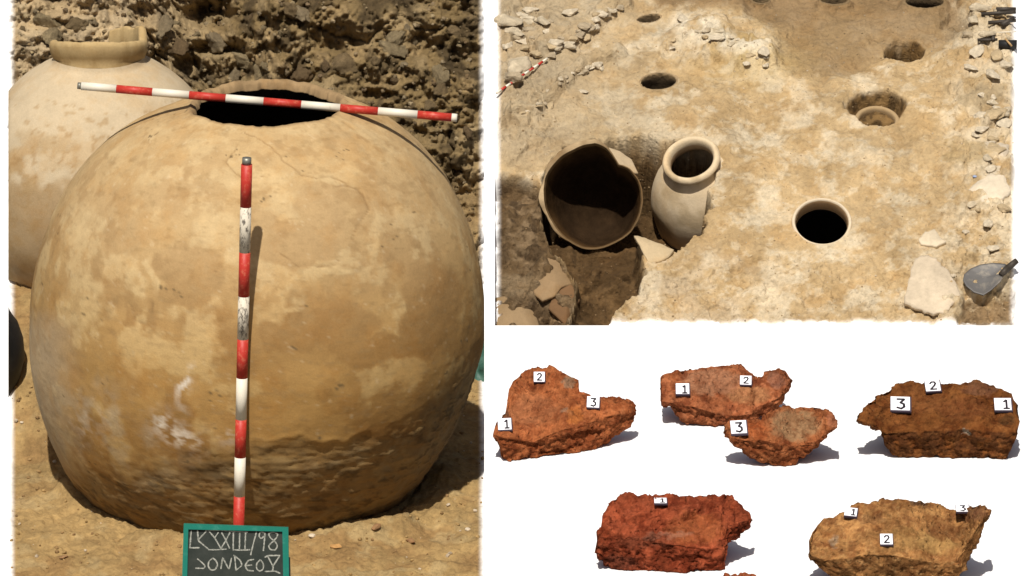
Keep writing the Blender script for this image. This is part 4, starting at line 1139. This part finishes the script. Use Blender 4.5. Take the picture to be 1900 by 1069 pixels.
V, F, T = tube(Sw(1856, 522, 17), Sw(1868, 513, 22), 5.5 * float(DS(515)) * K, 6.5 * float(DS(515)) * K)
part('ferrule', V, F, M['iron'], tw, tris=T)
V, F, T = tube(Sw(1868, 513, 22), Sw(1885, 503, 28), 6.5 * float(DS(515)) * K, 5.5 * float(DS(515)) * K)
part('handle', V, F, M['iron'], tw, tris=T)
sherd('stone_slab', [(1698, 484), (1716, 480), (1738, 486), (1746, 500), (1760, 506), (1772, 528), (1782, 552), (1768, 566), (1758, 582), (1730, 586), (1698, 576), (1677, 566), (1684, 530), (1690, 506)],
      [9, 9, 9, 8, 8, 7, 5, 6, 7, 8, 8, 8, 9, 9], 3, 9, M['rock'], 'flat squarish pale stone slab left of the trowel', 'stone', (0.48, 0.39, 0.275), seed=51, noise=2.2)
sherd('stone', [(1795, 358), (1812, 348), (1836, 336), (1862, 338), (1868, 350), (1876, 364), (1858, 378), (1838, 384), (1830, 386), (1812, 372)],
      [8, 14, 18, 18, 16, 14, 12, 10, 8, 8], 8, 16, M['rock'], 'bright cream stone block at the right side of the dig', 'stone', (0.57, 0.48, 0.35), seed=53, noise=1.6)
sherd('stone', [(1704, 446), (1716, 434), (1734, 428), (1744, 442), (1756, 452), (1738, 460), (1720, 458), (1708, 456)], 4, 4, 8, M['rock'],
      'small pale stone above the flat squarish slab', 'stone', (0.52, 0.43, 0.3), seed=55, noise=1.2)
sherd('stone', [(1836, 282), (1856, 272), (1872, 276), (1870, 292), (1862, 304), (1846, 298)], 9, 6, 12, M['rock'],
      'pale upright stone above the bright cream block', 'stone', (0.53, 0.44, 0.32), seed=57, noise=1.2)
sherd('stone', [(1830, 320), (1850, 312), (1872, 318), (1876, 328), (1850, 326)], 8, 4, 10, M['rock'],
      'thin pale stone touching the back of the cream block', 'stone', (0.5, 0.41, 0.29), seed=58, noise=1.0)
FL = [rock_mesh('stone', 900 + i, c_, flat=0.7, rough=0.12, cuts=9) for i, c_ in enumerate([(0.48, 0.395, 0.27), (0.56, 0.47, 0.335), (0.38, 0.30, 0.195), (0.43, 0.325, 0.19)])]
def fstone(x_, y_, s_, v_, st_, lab, group='stones on the excavation floor', sink=0.3, cat='stone', name='stone', spin=None):
    h_ = ray(fl_bvh, x_, y_)
    if h_[0] is None: return
    n_ = Vector(N_at(y_)) * 0.6 + Vector((0, 0, 0.4))
    place(FL[v_], name, h_[0], n_, s_ * float(DS(y_)) * K, rs.random() * 6.28 if spin is None else spin, lab, cat, group, sink, st_)
for a_ in ((957, 132, 34, 0, (1.15, .9, .8), 'large rounded boulder behind the thin ranging rod'),
           (952, 146, 22, 2, (1, .8, .7), 'grey stone touching the thin ranging rod from behind'),
           (945, 45, 26, 0, (1.1, .9, .7), 'rounded boulder in the top left corner of the dig'),
           (965, 70, 15, 2, (1.1, .9, .7), 'grey stone below the top left boulder'),
           (1032, 84, 16, 1, (1, .9, .9), 'pale stone with a shaded right side on the left ledge'),
           (1058, 26, 16, 1, (1.3, .8, .7), 'pale stone near the top of the left ledge'),
           (1108, 125, 12, 1, (1, 1, 1.1), 'upright pale stone left of the round dark hole'),
           (1082, 172, 9, 1, (1.2, .8, .6), 'pale flake on the bare slope left of the round hole'),
           (1415, 100, 16, 1, (1.2, .8, .8), 'pale stone at the right end of the outcrop'),
           (1421, 123, 9, 1, (1.2, .8, .7), 'small white stone below the outcrop'),
           (1385, 120, 8, 1, (1, .9, .8), 'small cream stone under the middle of the outcrop'),
           (1265, 38, 14, 1, (1.4, .8, .6), 'pale lump above the outcrop'),
           (1330, 72, 12, 1, (1.5, .8, .6), 'whitish lump in the middle of the outcrop'),
           (974, 92, 10, 3, (1, .9, .8), 'buff stone above the large rounded boulder'),
           (1085, 52, 13, 2, (1.4, .8, .7), 'grey brown stone in the upper left ledge'),
           (1020, 200, 11, 3, (1.5, .7, .8), 'brown lump on the lower left ledge')):
    fstone(*a_)
for i, a_ in enumerate(((1820, 20, 17, 0, (1.3, .8, .9), 'top stone of the dry stone wall at the upper right'),
           (1852, 28, 14, 2, (1, .9, .9), 'grey wall stone above the dark tools'),
           (1808, 42, 14, 0, (1, .9, .9), 'wall stone left of the upper dark tool'),
           (1795, 68, 14, 2, (1.3, .8, .8), 'wall stone left of the lower dark tool'),
           (1832, 66, 13, 0, (1.3, .8, .8), 'wall stone between the dark tools'),
           (1812, 100, 20, 1, (1.4, .7, .8), 'long pale wall stone below the dark tools'),
           (1850, 106, 15, 3, (1.2, .8, .8), 'buff wall stone under the small stick'),
           (1866, 124, 15, 1, (1, .9, .8), 'cream wall stone at the right margin'),
           (1800, 128, 13, 1, (1.4, .7, .6), 'flat cream stone at the foot of the wall'),
           (1840, 142, 16, 1, (1.4, .7, .7), 'wide cream stone under the wall'),
           (1862, 232, 17, 1, (1.2, .9, .7), 'pale stone in the middle of the right margin'),
           (1822, 242, 14, 1, (1.3, .8, .6), 'pale flat stone in the right margin slope'),
           (1868, 205, 9, 0, (1, .9, .8), 'small stone high in the right margin slope'),
           (1792, 432, 8, 1, (1, .9, .8), 'small pale stone above the trowel'),
           (1770, 512, 7, 1, (1, .9, .7), 'small pale stone between slab and trowel'),
           (1842, 462, 14, 1, (1, .9, .5), 'half buried pale stone above the trowel handle'))):
    fstone(*a_, group='stones along the right margin')
lr = random.Random(12)
def ledge_stones(pts, n, spread, smin, smax, where):
    for i in range(n):
        k = lr.randrange(len(pts) - 1); t_ = lr.random()
        x_ = lerp(pts[k][0], pts[k + 1][0], t_) + lr.gauss(0, spread); y_ = lerp(pts[k][1], pts[k + 1][1], t_) + lr.gauss(0, spread * .7)
        s_ = lr.uniform(smin, smax)
        if x_ - s_ < 926 or x_ + s_ > 1878 or y_ < 4: continue
        v_ = lr.choice((1, 1, 0, 3)) if 'margin' in where else lr.randrange(4)
        sx_, sy_ = lr.uniform(1, 1.5), lr.uniform(.7, 1)
        fstone(x_, y_, s_, v_, (sx_, sy_, lr.uniform(.6, .9)), '%s %s %s stone %s' % ('small' if s_ < 7 else 'middling' if s_ < 10 else 'bigger', 'long' if sx_ / sy_ > 1.65 else 'stubby' if sx_ / sy_ < 1.3 else 'oval', ('greyish', 'cream', 'brown grey', 'buff')[v_], where), 'small stones on the dig surface', 0.68)
ledge_stones([(945, 215), (1000, 198), (1030, 170), (1045, 150), (1085, 128), (1150, 104)], 22, 6, 4, 10, 'along the lower left ledge')
ledge_stones([(990, 100), (1040, 85), (1085, 60), (1110, 35), (1150, 8)], 26, 9, 6, 15, 'along the upper left ledge')
ledge_stones([(930, 20), (960, 90), (1010, 40), (980, 15)], 26, 18, 7, 19, 'in the top left corner of the dig')
ledge_stones([(1240, 80), (1290, 50), (1350, 70), (1430, 95), (1400, 120)], 18, 12, 4, 9, 'on the pale outcrop')
ledge_stones([(1810, 150), (1850, 200), (1840, 260), (1860, 320), (1830, 420)], 36, 20, 5, 17, 'on the stony right margin')
scatter('floor_pebbles', fl_bvh, lambda r: (r.uniform(925, 1880), r.uniform(0, 596)), 1500, (0.8, 1, 1.3, 1.7, 2.4), M['rock'],
        lambda r, x, y: (np.array(r.choice([(.40, .29, .17), (.48, .39, .27), (.33, .23, .12), (.26, .18, .09)])) if not (x < 1200 and y > 320) else np.array((.2, .13, .065))) * (0.62 if (1400 < x < 1760 and y < 130) else 1.0) * r.uniform(.75, 1.1), 29)
# dark hand tools against the wall
def tool(label, a, b, r, head):
    t_ = empty('hand_tool', lerp(a, b, .5), label, 'tool', 'dark tools on the stones')
    V, F, T = tube(a, b, r, r * 0.9, n=10); part('shaft', V, F, M['iron'], t_, tris=T)
    V, F, T = join([tube(head[0], head[1], r * 1.5, r * 0.9, n=8)]); part('head', V, F, M['iron'], t_, tris=T)
uu = float(DS(60)) * K
tool('upper dark tool lying on the stones at the right edge', Sw(1820, 44, 20), Sw(1884, 42, 22), 3.6 * uu, (Sw(1848, 38, 22), Sw(1884, 36, 22)))
tool('middle dark tool with a curved head on the stones', Sw(1833, 60, 20), Sw(1884, 57, 22), 3.6 * uu, (Sw(1858, 66, 22), Sw(1880, 56, 26)))
tool('lower dark hammer lying on the long pale wall stone', Sw(1813, 90, 18), Sw(1850, 91, 20), 3.2 * uu, (Sw(1841, 82, 22), Sw(1842, 94, 22)))
a_, b_ = Sw(1852, 94, 14), Sw(1884, 96, 14)
V, F, T = join([tube(Sw(1852, 96, 16), Sw(1886, 97, 16), 8 * uu, 9 * uu, n=10)])
thing_mesh('tool_bag', V, F, M['black'], 'short black bundle beside the lower hammer', 'bundle', None, tris=T)
V, F, T = tube(Sw(1864, 96, 28), Sw(1876, 106, 24), 1.8 * uu, n=8)
thing_mesh('stick', V, F, M['wood'], 'short light wooden stick leaning on the black bundle', 'stick', tris=T)
V, F, T = tube(Sw(1850, 83, 26), Sw(1885, 82, 27), 0.9 * uu, n=8)
thing_mesh('wire', V, F, M['white_paint'], 'thin white rod above the black bundle', 'rod', tris=T)
o = obj('scrap', mesh_np('scrap', rock_shape(77, ICO2, 8, .05, .6), None, None, True, ICO2[1]), M['bluish'], label='tiny blue grey scrap left of the cream block', category='scrap')
o.location = Sw(1808, 338, HS(1808, 338) + 2.5); o.scale = (4.2 * uu,) * 3
ub = float(DS(580)) * K
V, F, T = tube(Sw(1050, 498, -98), Sw(1072, 470, -96), 3.6 * ub, 3.0 * ub, n=10)
thing_mesh('stick', V, F, M['wood'], 'short pale stick at the bottom of the trench', 'stick', tris=T)

# ------------------------------------------------------------------ burnt clay lumps on the white floor
def stone(label, top, ridge, bottom, contact, under, elev, col, seed, patches=(), amp=1.0, nx=130, front_shade=None, under_profile=1.0, ledge=None, backmin=20, grooves=()):
    tp, rp, bp_ = (np.array(v, float) for v in (top, ridge, bottom))
    x0 = max(tp[0, 0], bp_[0, 0]); x1 = min(tp[-1, 0], bp_[-1, 0])
    xs = np.linspace(x0, x1, nx)
    yT = np.interp(xs, tp[:, 0], tp[:, 1]); yR = np.interp(xs, rp[:, 0], rp[:, 1]); yB = np.interp(xs, bp_[:, 0], bp_[:, 1])
    yR = np.clip(yR, yT + 0.5, np.maximum(yB - 0.5, yT + 0.6)); yB = np.maximum(yB, yR + 0.4)
    yC = np.interp(xs, [c_[0] for c_ in contact], [c_[1] for c_ in contact])
    db = depth_z(yC, 0.0); u = db * K
    unx = np.interp(xs, [c_[0] for c_ in under], [c_[1] for c_ in under])
    dr = db - unx * (yC - yR) * u
    cols_, rid = [], []
    n1, n2, n3, n4 = 34, 46, 18, 10
    te = math.tan(math.radians(elev))
    dT = dr + (yR - yT) * u / te
    for k in np.linspace(0, 1, n1, endpoint=False):                     # front face
        y = lerp(yB, yR, k); d = db - unx * (yC - y) * u
        if ledge is not None:
            y_l, amt, w_ = ledge
            d = d - amt * u * np.exp(-((y - np.interp(xs, *zip(*y_l))) / w_) ** 2)
        cols_.append(P(xs, y, d)); rid.append(np.full(nx, 0.0))
    for k in np.linspace(0, 1, n2, endpoint=False):                     # top
        y = lerp(yR, yT, k); bow = 6 * np.sin(k * math.pi) * u
        cols_.append(P(xs, y, dr + (yR - y) * u / te - bow * 0.4)); rid.append(np.full(nx, 1.0))
    tw_ = P(xs, yT, dT); bw_ = P(xs, yB, db)
    bk = tw_.copy(); bk[:, 1] += backmin * u * 0.3; bk[:, 2] = np.minimum(tw_[:, 2] - 0.01, np.maximum(bw_[:, 2], 0.0))
    bk[:, 1] = np.maximum(bk[:, 1], bw_[:, 1] + 0.01)
    for k in np.linspace(0, 1, n3, endpoint=False):
        w = lerp(tw_, bk, k); w[:, 1] += 5 * u * math.sin(k * math.pi); cols_.append(w); rid.append(np.full(nx, 2.0))
    for k in np.linspace(0, 1, n4, endpoint=False):
        cols_.append(lerp(bk, bw_, k)); rid.append(np.full(nx, 3.0))
    A = np.array(cols_); rid = np.array(rid)
    for _ in range(3):
        A[1:] = 0.25 * np.roll(A, 1, 0)[1:] + 0.5 * A[1:] + 0.25 * np.roll(A, -1, 0)[1:]
    n = len(A)
    F = grid_faces(n, nx)
    F = np.concatenate([F, np.stack([(n - 1) * nx + np.arange(nx - 1), (n - 1) * nx + np.arange(1, nx), np.arange(1, nx), np.arange(nx - 1)], -1)])
    V = A.reshape(-1, 3)
    cap = []
    for c_ in (0, nx - 1):
        m_ = len(V); V = np.concatenate([V, A[:, c_].mean(0)[None]])
        for k in range(n):
            k2 = (k + 1) % n
            cap.append((m_, k * nx + c_, k2 * nx + c_) if c_ else (m_, k2 * nx + c_, k * nx + c_))
    me = mesh_np('tmp', V, F, None, True, cap)
    nn = np.zeros(len(V) * 3, np.float32); me.vertices.foreach_get('normal', nn); nn = nn.reshape(-1, 3)
    ctr_ = V.mean(0)
    if ((V - ctr_) * nn).sum() < 0:
        nn = -nn; F = F[:, ::-1]; cap = [c_[::-1] for c_ in cap]
    bpy.data.meshes.remove(me)
    uu_ = float(u.mean())
    q_ = V / uu_
    px_, py_, _ = proj(V)
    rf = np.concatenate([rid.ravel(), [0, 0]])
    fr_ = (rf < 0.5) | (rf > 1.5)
    ds = 5.0 * fbm(q_ / 52, 3, seed + 51) + 4.2 * fbm(q_ / 26, 4, seed, 0.55) + 1.5 * fbm(q_ / 9, 3, seed + 3) + 0.5 * fbm(q_ / 3.6, 2, seed + 5)
    wz_ = q_[:, 2] + 9 * fbm(q_ / 26, 4, seed + 41) + 0.16 * q_[:, 0]
    st_ = fbm(np.stack([q_[:, 0] / 24, q_[:, 1] / 24, wz_ / 7.5], -1), 5, seed + 7, 0.62)
    ds = ds + np.where(fr_, 4.4 * st_ + 3.0 * fbm(q_ / 16, 4, seed + 43, 0.6), 0.5 * st_)
    f1, f2, cid, cx = worley(q_ / 17.0, seed + 8)
    ds = ds + np.where(fr_, 2.6, 1.0) * (cid - 0.5) * sst(0, .25, f2 - f1)
    ds = ds - 2.5 * sst(0.45, .75, fbm(q_ / 6.5, 3, seed + 9))
    for (gp_, gd_, gw_) in grooves:
        dd = poly_line_d(px_ + 7 * fbm(q_ / 14, 3, seed + 71), py_ + 7 * fbm(q_ / 14, 3, seed + 73), gp_)
        ds = ds - gd_ * np.exp(-(dd / gw_) ** 2) * (rf < 1.5)
    V = V + nn * (ds * amp * uu_)[:, None]
    lowz = np.where((rf > 2.5) | (V[:, 2] < 0.0015), 0.0015, 0)
    V[:, 2] = np.maximum(V[:, 2], 0.0015)
    C_ = np.tile(np.asarray(col, float), (len(V), 1))
    C_ = C_ * (1 + 0.22 * fbm(q_ / 24, 4, seed + 13))[:, None]
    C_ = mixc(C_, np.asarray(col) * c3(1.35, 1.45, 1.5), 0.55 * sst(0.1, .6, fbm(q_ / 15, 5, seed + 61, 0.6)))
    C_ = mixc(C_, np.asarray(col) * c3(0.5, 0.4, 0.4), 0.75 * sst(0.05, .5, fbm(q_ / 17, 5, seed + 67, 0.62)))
    C_ = mixc(C_, np.asarray(col) * c3(0.50, 0.42, 0.40) if front_shade is None else np.asarray(front_shade), (0.85 if front_shade is None else 0.92) * fr_ * sst(-0.55, 0.1, fbm(q_ / 14, 4, seed + 31)))  # front, back and underside painted darker to stand for their shade
    for (x_, y_, rx_, ry_, pc, am) in patches:
        C_ = mixc(C_, np.asarray(pc), am * sst(1.1, 0.7, ell(px_ + 6 * fbm(q_ / 10, 3, seed + 15), py_ + 5 * fbm(q_ / 10, 3, seed + 17), x_, y_, rx_, ry_)))
    C_ = mixc(C_, np.asarray(col) * np.array([1.35, 1.6, 1.9]), 0.35 * sst(0.5, .7, fbm(q_ / 5, 2, seed + 19)))
    C_ = mixc(C_, np.asarray(col) * 0.45, 0.5 * sst(0.35, .7, fbm(q_ / 7, 3, seed + 23)))
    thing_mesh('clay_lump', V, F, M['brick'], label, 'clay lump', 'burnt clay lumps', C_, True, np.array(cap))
    return BVHTree.FromPolygons([tuple(v) for v in V], [tuple(int(i) for i in f) for f in F] + [tuple(int(i) for i in f) for f in cap])

RED = (0.345, 0.108, 0.037)
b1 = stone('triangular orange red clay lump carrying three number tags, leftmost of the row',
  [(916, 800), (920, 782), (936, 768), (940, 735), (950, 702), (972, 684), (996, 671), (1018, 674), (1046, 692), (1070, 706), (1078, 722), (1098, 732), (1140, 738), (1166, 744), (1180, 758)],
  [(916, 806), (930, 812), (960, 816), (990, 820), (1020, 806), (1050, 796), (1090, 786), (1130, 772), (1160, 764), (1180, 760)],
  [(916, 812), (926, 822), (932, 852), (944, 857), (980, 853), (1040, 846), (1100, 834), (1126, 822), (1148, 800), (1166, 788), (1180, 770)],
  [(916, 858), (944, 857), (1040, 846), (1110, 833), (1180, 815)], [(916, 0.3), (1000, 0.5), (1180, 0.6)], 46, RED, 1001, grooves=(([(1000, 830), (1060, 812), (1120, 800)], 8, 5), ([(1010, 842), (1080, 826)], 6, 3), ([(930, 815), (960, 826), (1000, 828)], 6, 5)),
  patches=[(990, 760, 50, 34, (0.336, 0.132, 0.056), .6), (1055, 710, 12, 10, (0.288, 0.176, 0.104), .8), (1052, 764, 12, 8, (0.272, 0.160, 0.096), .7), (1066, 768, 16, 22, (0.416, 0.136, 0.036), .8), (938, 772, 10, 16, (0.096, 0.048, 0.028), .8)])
b2 = stone('broad orange red clay lump with two number tags, standing behind a smaller lump',
  [(1226, 698), (1240, 690), (1252, 684), (1286, 680), (1318, 678), (1360, 672), (1374, 678), (1394, 690), (1405, 700), (1412, 696), (1424, 685), (1456, 686), (1467, 702)],
  [(1226, 745), (1250, 748), (1290, 756), (1330, 768), (1370, 772), (1395, 768), (1402, 756), (1425, 748), (1446, 738), (1460, 715), (1467, 706)],
  [(1226, 752), (1244, 754), (1252, 770), (1276, 788), (1310, 791), (1350, 790), (1390, 784), (1410, 776), (1440, 764), (1456, 738), (1467, 712)],
  [(1226, 789), (1300, 791), (1360, 790), (1467, 778)], [(1226, 0.5), (1300, 0.75), (1467, 0.6)], 46, (0.31, 0.102, 0.040), 1011, grooves=(([(1290, 728), (1300, 730)], 6, 4), ([(1310, 704), (1326, 708)], 4, 3), ([(1250, 762), (1300, 772), (1340, 776)], 7, 5)),
  patches=[(1320, 710, 60, 26, (0.336, 0.160, 0.084), .8), (1390, 735, 44, 18, (0.336, 0.160, 0.068), .7), (1245, 690, 18, 16, RED, .6), (1440, 705, 16, 18, (0.272, 0.128, 0.080), .6)])
b3 = stone('smaller clay lump with one tag and a greyish tan top, before the broad lump',
  [(1344, 794), (1354, 780), (1380, 782), (1412, 778), (1428, 762), (1456, 752), (1474, 756), (1486, 750), (1508, 750), (1532, 760), (1548, 772), (1554, 784)],
  [(1344, 800), (1360, 812), (1380, 818), (1410, 816), (1440, 822), (1470, 828), (1510, 824), (1530, 806), (1545, 796), (1554, 788)],
  [(1344, 806), (1360, 816), (1364, 826), (1380, 832), (1394, 846), (1420, 858), (1446, 865), (1470, 864), (1496, 846), (1516, 832), (1530, 812), (1554, 792)],
  [(1344, 866), (1446, 865), (1554, 858)], [(1344, 0.5), (1440, 0.75), (1554, 0.7)], 46, (0.29, 0.096, 0.034), 1021,
  patches=[(1475, 786, 50, 30, (0.280, 0.164, 0.080), .9), (1400, 800, 26, 18, (0.368, 0.096, 0.028), .6), (1545, 780, 14, 12, (0.336, 0.128, 0.064), .7)])
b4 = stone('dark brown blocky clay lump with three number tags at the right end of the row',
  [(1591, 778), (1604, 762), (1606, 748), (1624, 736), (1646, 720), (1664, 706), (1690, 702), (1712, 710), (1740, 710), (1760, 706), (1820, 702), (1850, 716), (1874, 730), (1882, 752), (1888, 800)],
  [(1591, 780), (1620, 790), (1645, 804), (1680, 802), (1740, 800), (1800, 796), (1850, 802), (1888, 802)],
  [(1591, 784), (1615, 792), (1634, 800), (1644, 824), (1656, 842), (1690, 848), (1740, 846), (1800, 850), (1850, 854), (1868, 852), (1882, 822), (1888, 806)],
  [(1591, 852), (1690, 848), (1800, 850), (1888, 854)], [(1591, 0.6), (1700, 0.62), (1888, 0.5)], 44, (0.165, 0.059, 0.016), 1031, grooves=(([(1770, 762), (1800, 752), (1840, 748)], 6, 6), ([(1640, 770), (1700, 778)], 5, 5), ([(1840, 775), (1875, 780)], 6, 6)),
  patches=[(1700, 740, 60, 30, (0.225, 0.087, 0.028), .5), (1820, 720, 40, 14, (0.200, 0.094, 0.050), .6), (1790, 758, 60, 24, (0.137, 0.047, 0.016), .6), (1866, 780, 14, 12, (0.062, 0.031, 0.012), .7), (1790, 801, 8, 5, (0.281, 0.250, 0.187), .7)], front_shade=(0.075, 0.028, 0.010))
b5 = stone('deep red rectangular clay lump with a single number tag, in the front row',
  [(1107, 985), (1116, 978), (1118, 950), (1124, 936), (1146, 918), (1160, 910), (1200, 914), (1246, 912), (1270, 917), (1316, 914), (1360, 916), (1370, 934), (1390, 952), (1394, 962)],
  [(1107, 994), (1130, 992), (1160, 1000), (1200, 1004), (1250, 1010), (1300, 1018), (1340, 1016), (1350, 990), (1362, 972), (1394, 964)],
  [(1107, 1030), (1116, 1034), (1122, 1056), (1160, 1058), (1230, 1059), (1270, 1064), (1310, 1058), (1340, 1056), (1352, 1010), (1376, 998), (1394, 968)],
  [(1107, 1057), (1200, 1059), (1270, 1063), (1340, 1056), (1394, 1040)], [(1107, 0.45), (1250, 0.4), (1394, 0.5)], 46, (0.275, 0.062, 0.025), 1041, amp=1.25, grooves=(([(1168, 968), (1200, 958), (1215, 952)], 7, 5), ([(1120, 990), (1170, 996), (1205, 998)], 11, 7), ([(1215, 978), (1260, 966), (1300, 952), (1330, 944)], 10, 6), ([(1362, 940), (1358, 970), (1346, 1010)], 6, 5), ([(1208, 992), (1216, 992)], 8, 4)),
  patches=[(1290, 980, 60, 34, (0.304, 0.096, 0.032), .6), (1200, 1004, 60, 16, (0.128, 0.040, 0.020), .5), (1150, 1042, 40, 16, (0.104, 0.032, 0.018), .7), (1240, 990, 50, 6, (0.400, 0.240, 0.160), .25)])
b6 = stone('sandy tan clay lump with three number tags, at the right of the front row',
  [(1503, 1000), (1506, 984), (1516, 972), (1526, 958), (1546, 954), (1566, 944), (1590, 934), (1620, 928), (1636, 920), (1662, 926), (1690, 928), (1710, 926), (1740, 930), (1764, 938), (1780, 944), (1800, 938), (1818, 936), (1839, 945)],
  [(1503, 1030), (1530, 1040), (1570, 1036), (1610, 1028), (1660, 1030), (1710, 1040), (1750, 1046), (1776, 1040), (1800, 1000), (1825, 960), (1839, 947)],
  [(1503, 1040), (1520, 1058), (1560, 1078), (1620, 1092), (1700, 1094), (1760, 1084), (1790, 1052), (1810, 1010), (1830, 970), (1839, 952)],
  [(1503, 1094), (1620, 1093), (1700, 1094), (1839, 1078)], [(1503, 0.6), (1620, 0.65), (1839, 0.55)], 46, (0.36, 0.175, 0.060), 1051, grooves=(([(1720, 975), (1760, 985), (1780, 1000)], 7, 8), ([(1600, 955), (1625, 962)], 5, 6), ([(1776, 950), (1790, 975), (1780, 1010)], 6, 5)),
  patches=[(1690, 1000, 60, 20, (0.324, 0.181, 0.062), .7), (1740, 1010, 40, 20, (0.343, 0.200, 0.069), .7), (1750, 985, 34, 18, (0.168, 0.069, 0.025), .7), (1706, 930, 20, 8, (0.075, 0.041, 0.025), .8), (1800, 950, 34, 16, (0.175, 0.075, 0.041), .6), (1548, 1004, 10, 14, (0.324, 0.225, 0.137), .8), (1612, 960, 30, 10, (0.206, 0.106, 0.044), .6)], front_shade=(0.15, 0.066, 0.022))
b7 = stone('red clay lump of which only the top shows at the bottom edge',
  [(1332, 1072), (1344, 1064), (1370, 1061), (1394, 1062), (1404, 1070)], [(1332, 1092), (1370, 1098), (1404, 1090)], [(1332, 1098), (1370, 1110), (1404, 1098)],
  [(1332, 1110), (1404, 1110)], [(1332, .2), (1404, .2)], 46, (0.28, 0.075, 0.028), 1061, nx=60)

# ------------------------------------------------------------------ number tags
DIG = {1: [[(-.12, .22), (.04, .36), (.04, -.34)], [(-.14, -.34), (.2, -.34)]],
       2: [[(-.2, .2), (-.08, .34), (.1, .34), (.18, .2), (.1, .02), (-.2, -.32), (.22, -.32)]],
       3: [[(-.2, .34), (.18, .34), (-.02, .08), (.16, -.02), (.18, -.22), (.02, -.36), (-.2, -.28)]]}
def tag(bvh, px, py, w, h, digit, label, roll=0.0, off=(0, 0), dr_=0.0, sc=0.62):
    hp = ray(bvh, px, py)
    p0 = np.array(hp[0]); d = (p0 - CAM) @ FW; u = d * K
    el_ = math.asin(min(h / w, 0.98)) if h < w else math.radians(75)
    Y_ = norm(UP * math.sin(el_) + FW * math.cos(el_)); Z_ = norm(np.cross(RT, Y_)); X_ = RT
    c_, s_ = math.cos(roll), math.sin(roll)
    X2 = X_ * c_ + Y_ * s_; Y2 = Y_ * c_ - X_ * s_
    hw = w / 2 * u
    th_ = (3.6 if h > 0.55 * w else 2.0) * u
    lift = 0.0
    for i_ in (-.4, 0, .4):
        for j_ in (-.4, 0, .4):
            q_ = ray(bvh, px + i_ * w, py + j_ * h)
            if q_[0] is not None and np.linalg.norm(np.array(q_[0]) - p0) < 1.5 * w * u:
                lift = max(lift, float((np.array(q_[0]) - p0) @ Z_))
    o0 = p0 + Z_ * (min(lift, 7 * u) + 0.8 * u)
    t_ = empty('number_tag', o0, label, 'number tag', 'white number tags on the clay lumps')
    V, F, _ = box(o0, X2, Y2, Z_, -hw, hw, -hw, hw, -1.5 * u, th_ * .8); part('chip', V, F, M['tag_edge'], t_, smooth=False)
    V, F, _ = box(o0, X2, Y2, Z_, -hw * .96, hw * .86, -hw * .84, hw * .96, th_ * .8, th_); part('paper', V, F, M['tag'], t_, smooth=False)
    st = []
    for s in DIG[digit]:
        for (a, b), (c, e) in zip(s[:-1], s[1:]):
            dx, dy = c - a, e - b; l = math.hypot(dx, dy); nx_, ny_ = -dy / l * .068, dx / l * .068
            ex, ey = dx / l * .03, dy / l * .03
            f = lambda x, y: o0 + ((x * sc * 1.45 * c2_ - y * sc * 1.45 * s2_) + off[0]) * 2 * hw * X2 + ((x * sc * 1.45 * s2_ + y * sc * 1.45 * c2_) + off[1]) * 2 * hw * Y2 + Z_ * (th_ + 0.25 * u)
            c2_, s2_ = math.cos(dr_), math.sin(dr_)
            st.append((np.array([f(a + nx_ - ex, b + ny_ - ey), f(a - nx_ - ex, b - ny_ - ey), f(c - nx_ + ex, e - ny_ + ey), f(c + nx_ + ex, e + ny_ + ey)]), np.array([(0, 1, 2, 3)]), None))
    V, F, _ = join(st); part('numeral', V, F, M['ink'], t_, smooth=False)
tag(b1, 1001, 704, 22, 20, 2, 'tag numbered 2 near the top of the triangular orange lump')
tag(b1, 1101, 751, 25, 22, 3, 'tag numbered 3 on the right corner of the triangular orange lump', roll=-.05)
tag(b1, 937, 793, 27, 23, 1, 'tag numbered 1 on the lower left corner of the triangular orange lump', off=(.1, 0), roll=.05)
tag(b2, 1267, 725, 27, 21, 1, 'tag numbered 1 on the broad lump, left end', off=(.1, -.04))
tag(b2, 1384, 711, 23, 18, 2, 'tag numbered 2 on the broad lump, right of its middle', roll=-.04)
tag(b3, 1371, 799, 32, 26, 3, 'tag numbered 3 on the smaller lump in front of the broad one', roll=.06)
tag(b4, 1671, 757, 39, 27, 3, 'tag numbered 3 on the left part of the dark blocky lump', roll=-.04)
tag(b4, 1731, 720, 30, 22, 2, 'tag numbered 2 on the top edge of the dark blocky lump', roll=.08)
tag(b4, 1861, 758, 34, 24, 1, 'tag numbered 1 at the right end of the dark blocky lump', off=(.14, 0))
tag(b5, 1226, 934, 25, 10, 1, 'narrow foreshortened tag numbered 1 on the deep red lump', off=(.1, 0))
tag(b6, 1579, 957, 25, 16, 1, 'tilted tag numbered 1 on the upper left of the sandy tan lump', roll=-.15, off=(.15, 0))
tag(b6, 1645, 1004, 25, 21, 2, 'tag numbered 2 in the middle of the sandy tan lump')
tag(b6, 1786, 951, 26, 14, 3, 'tag numbered 3 on the right tip of the sandy tan lump')
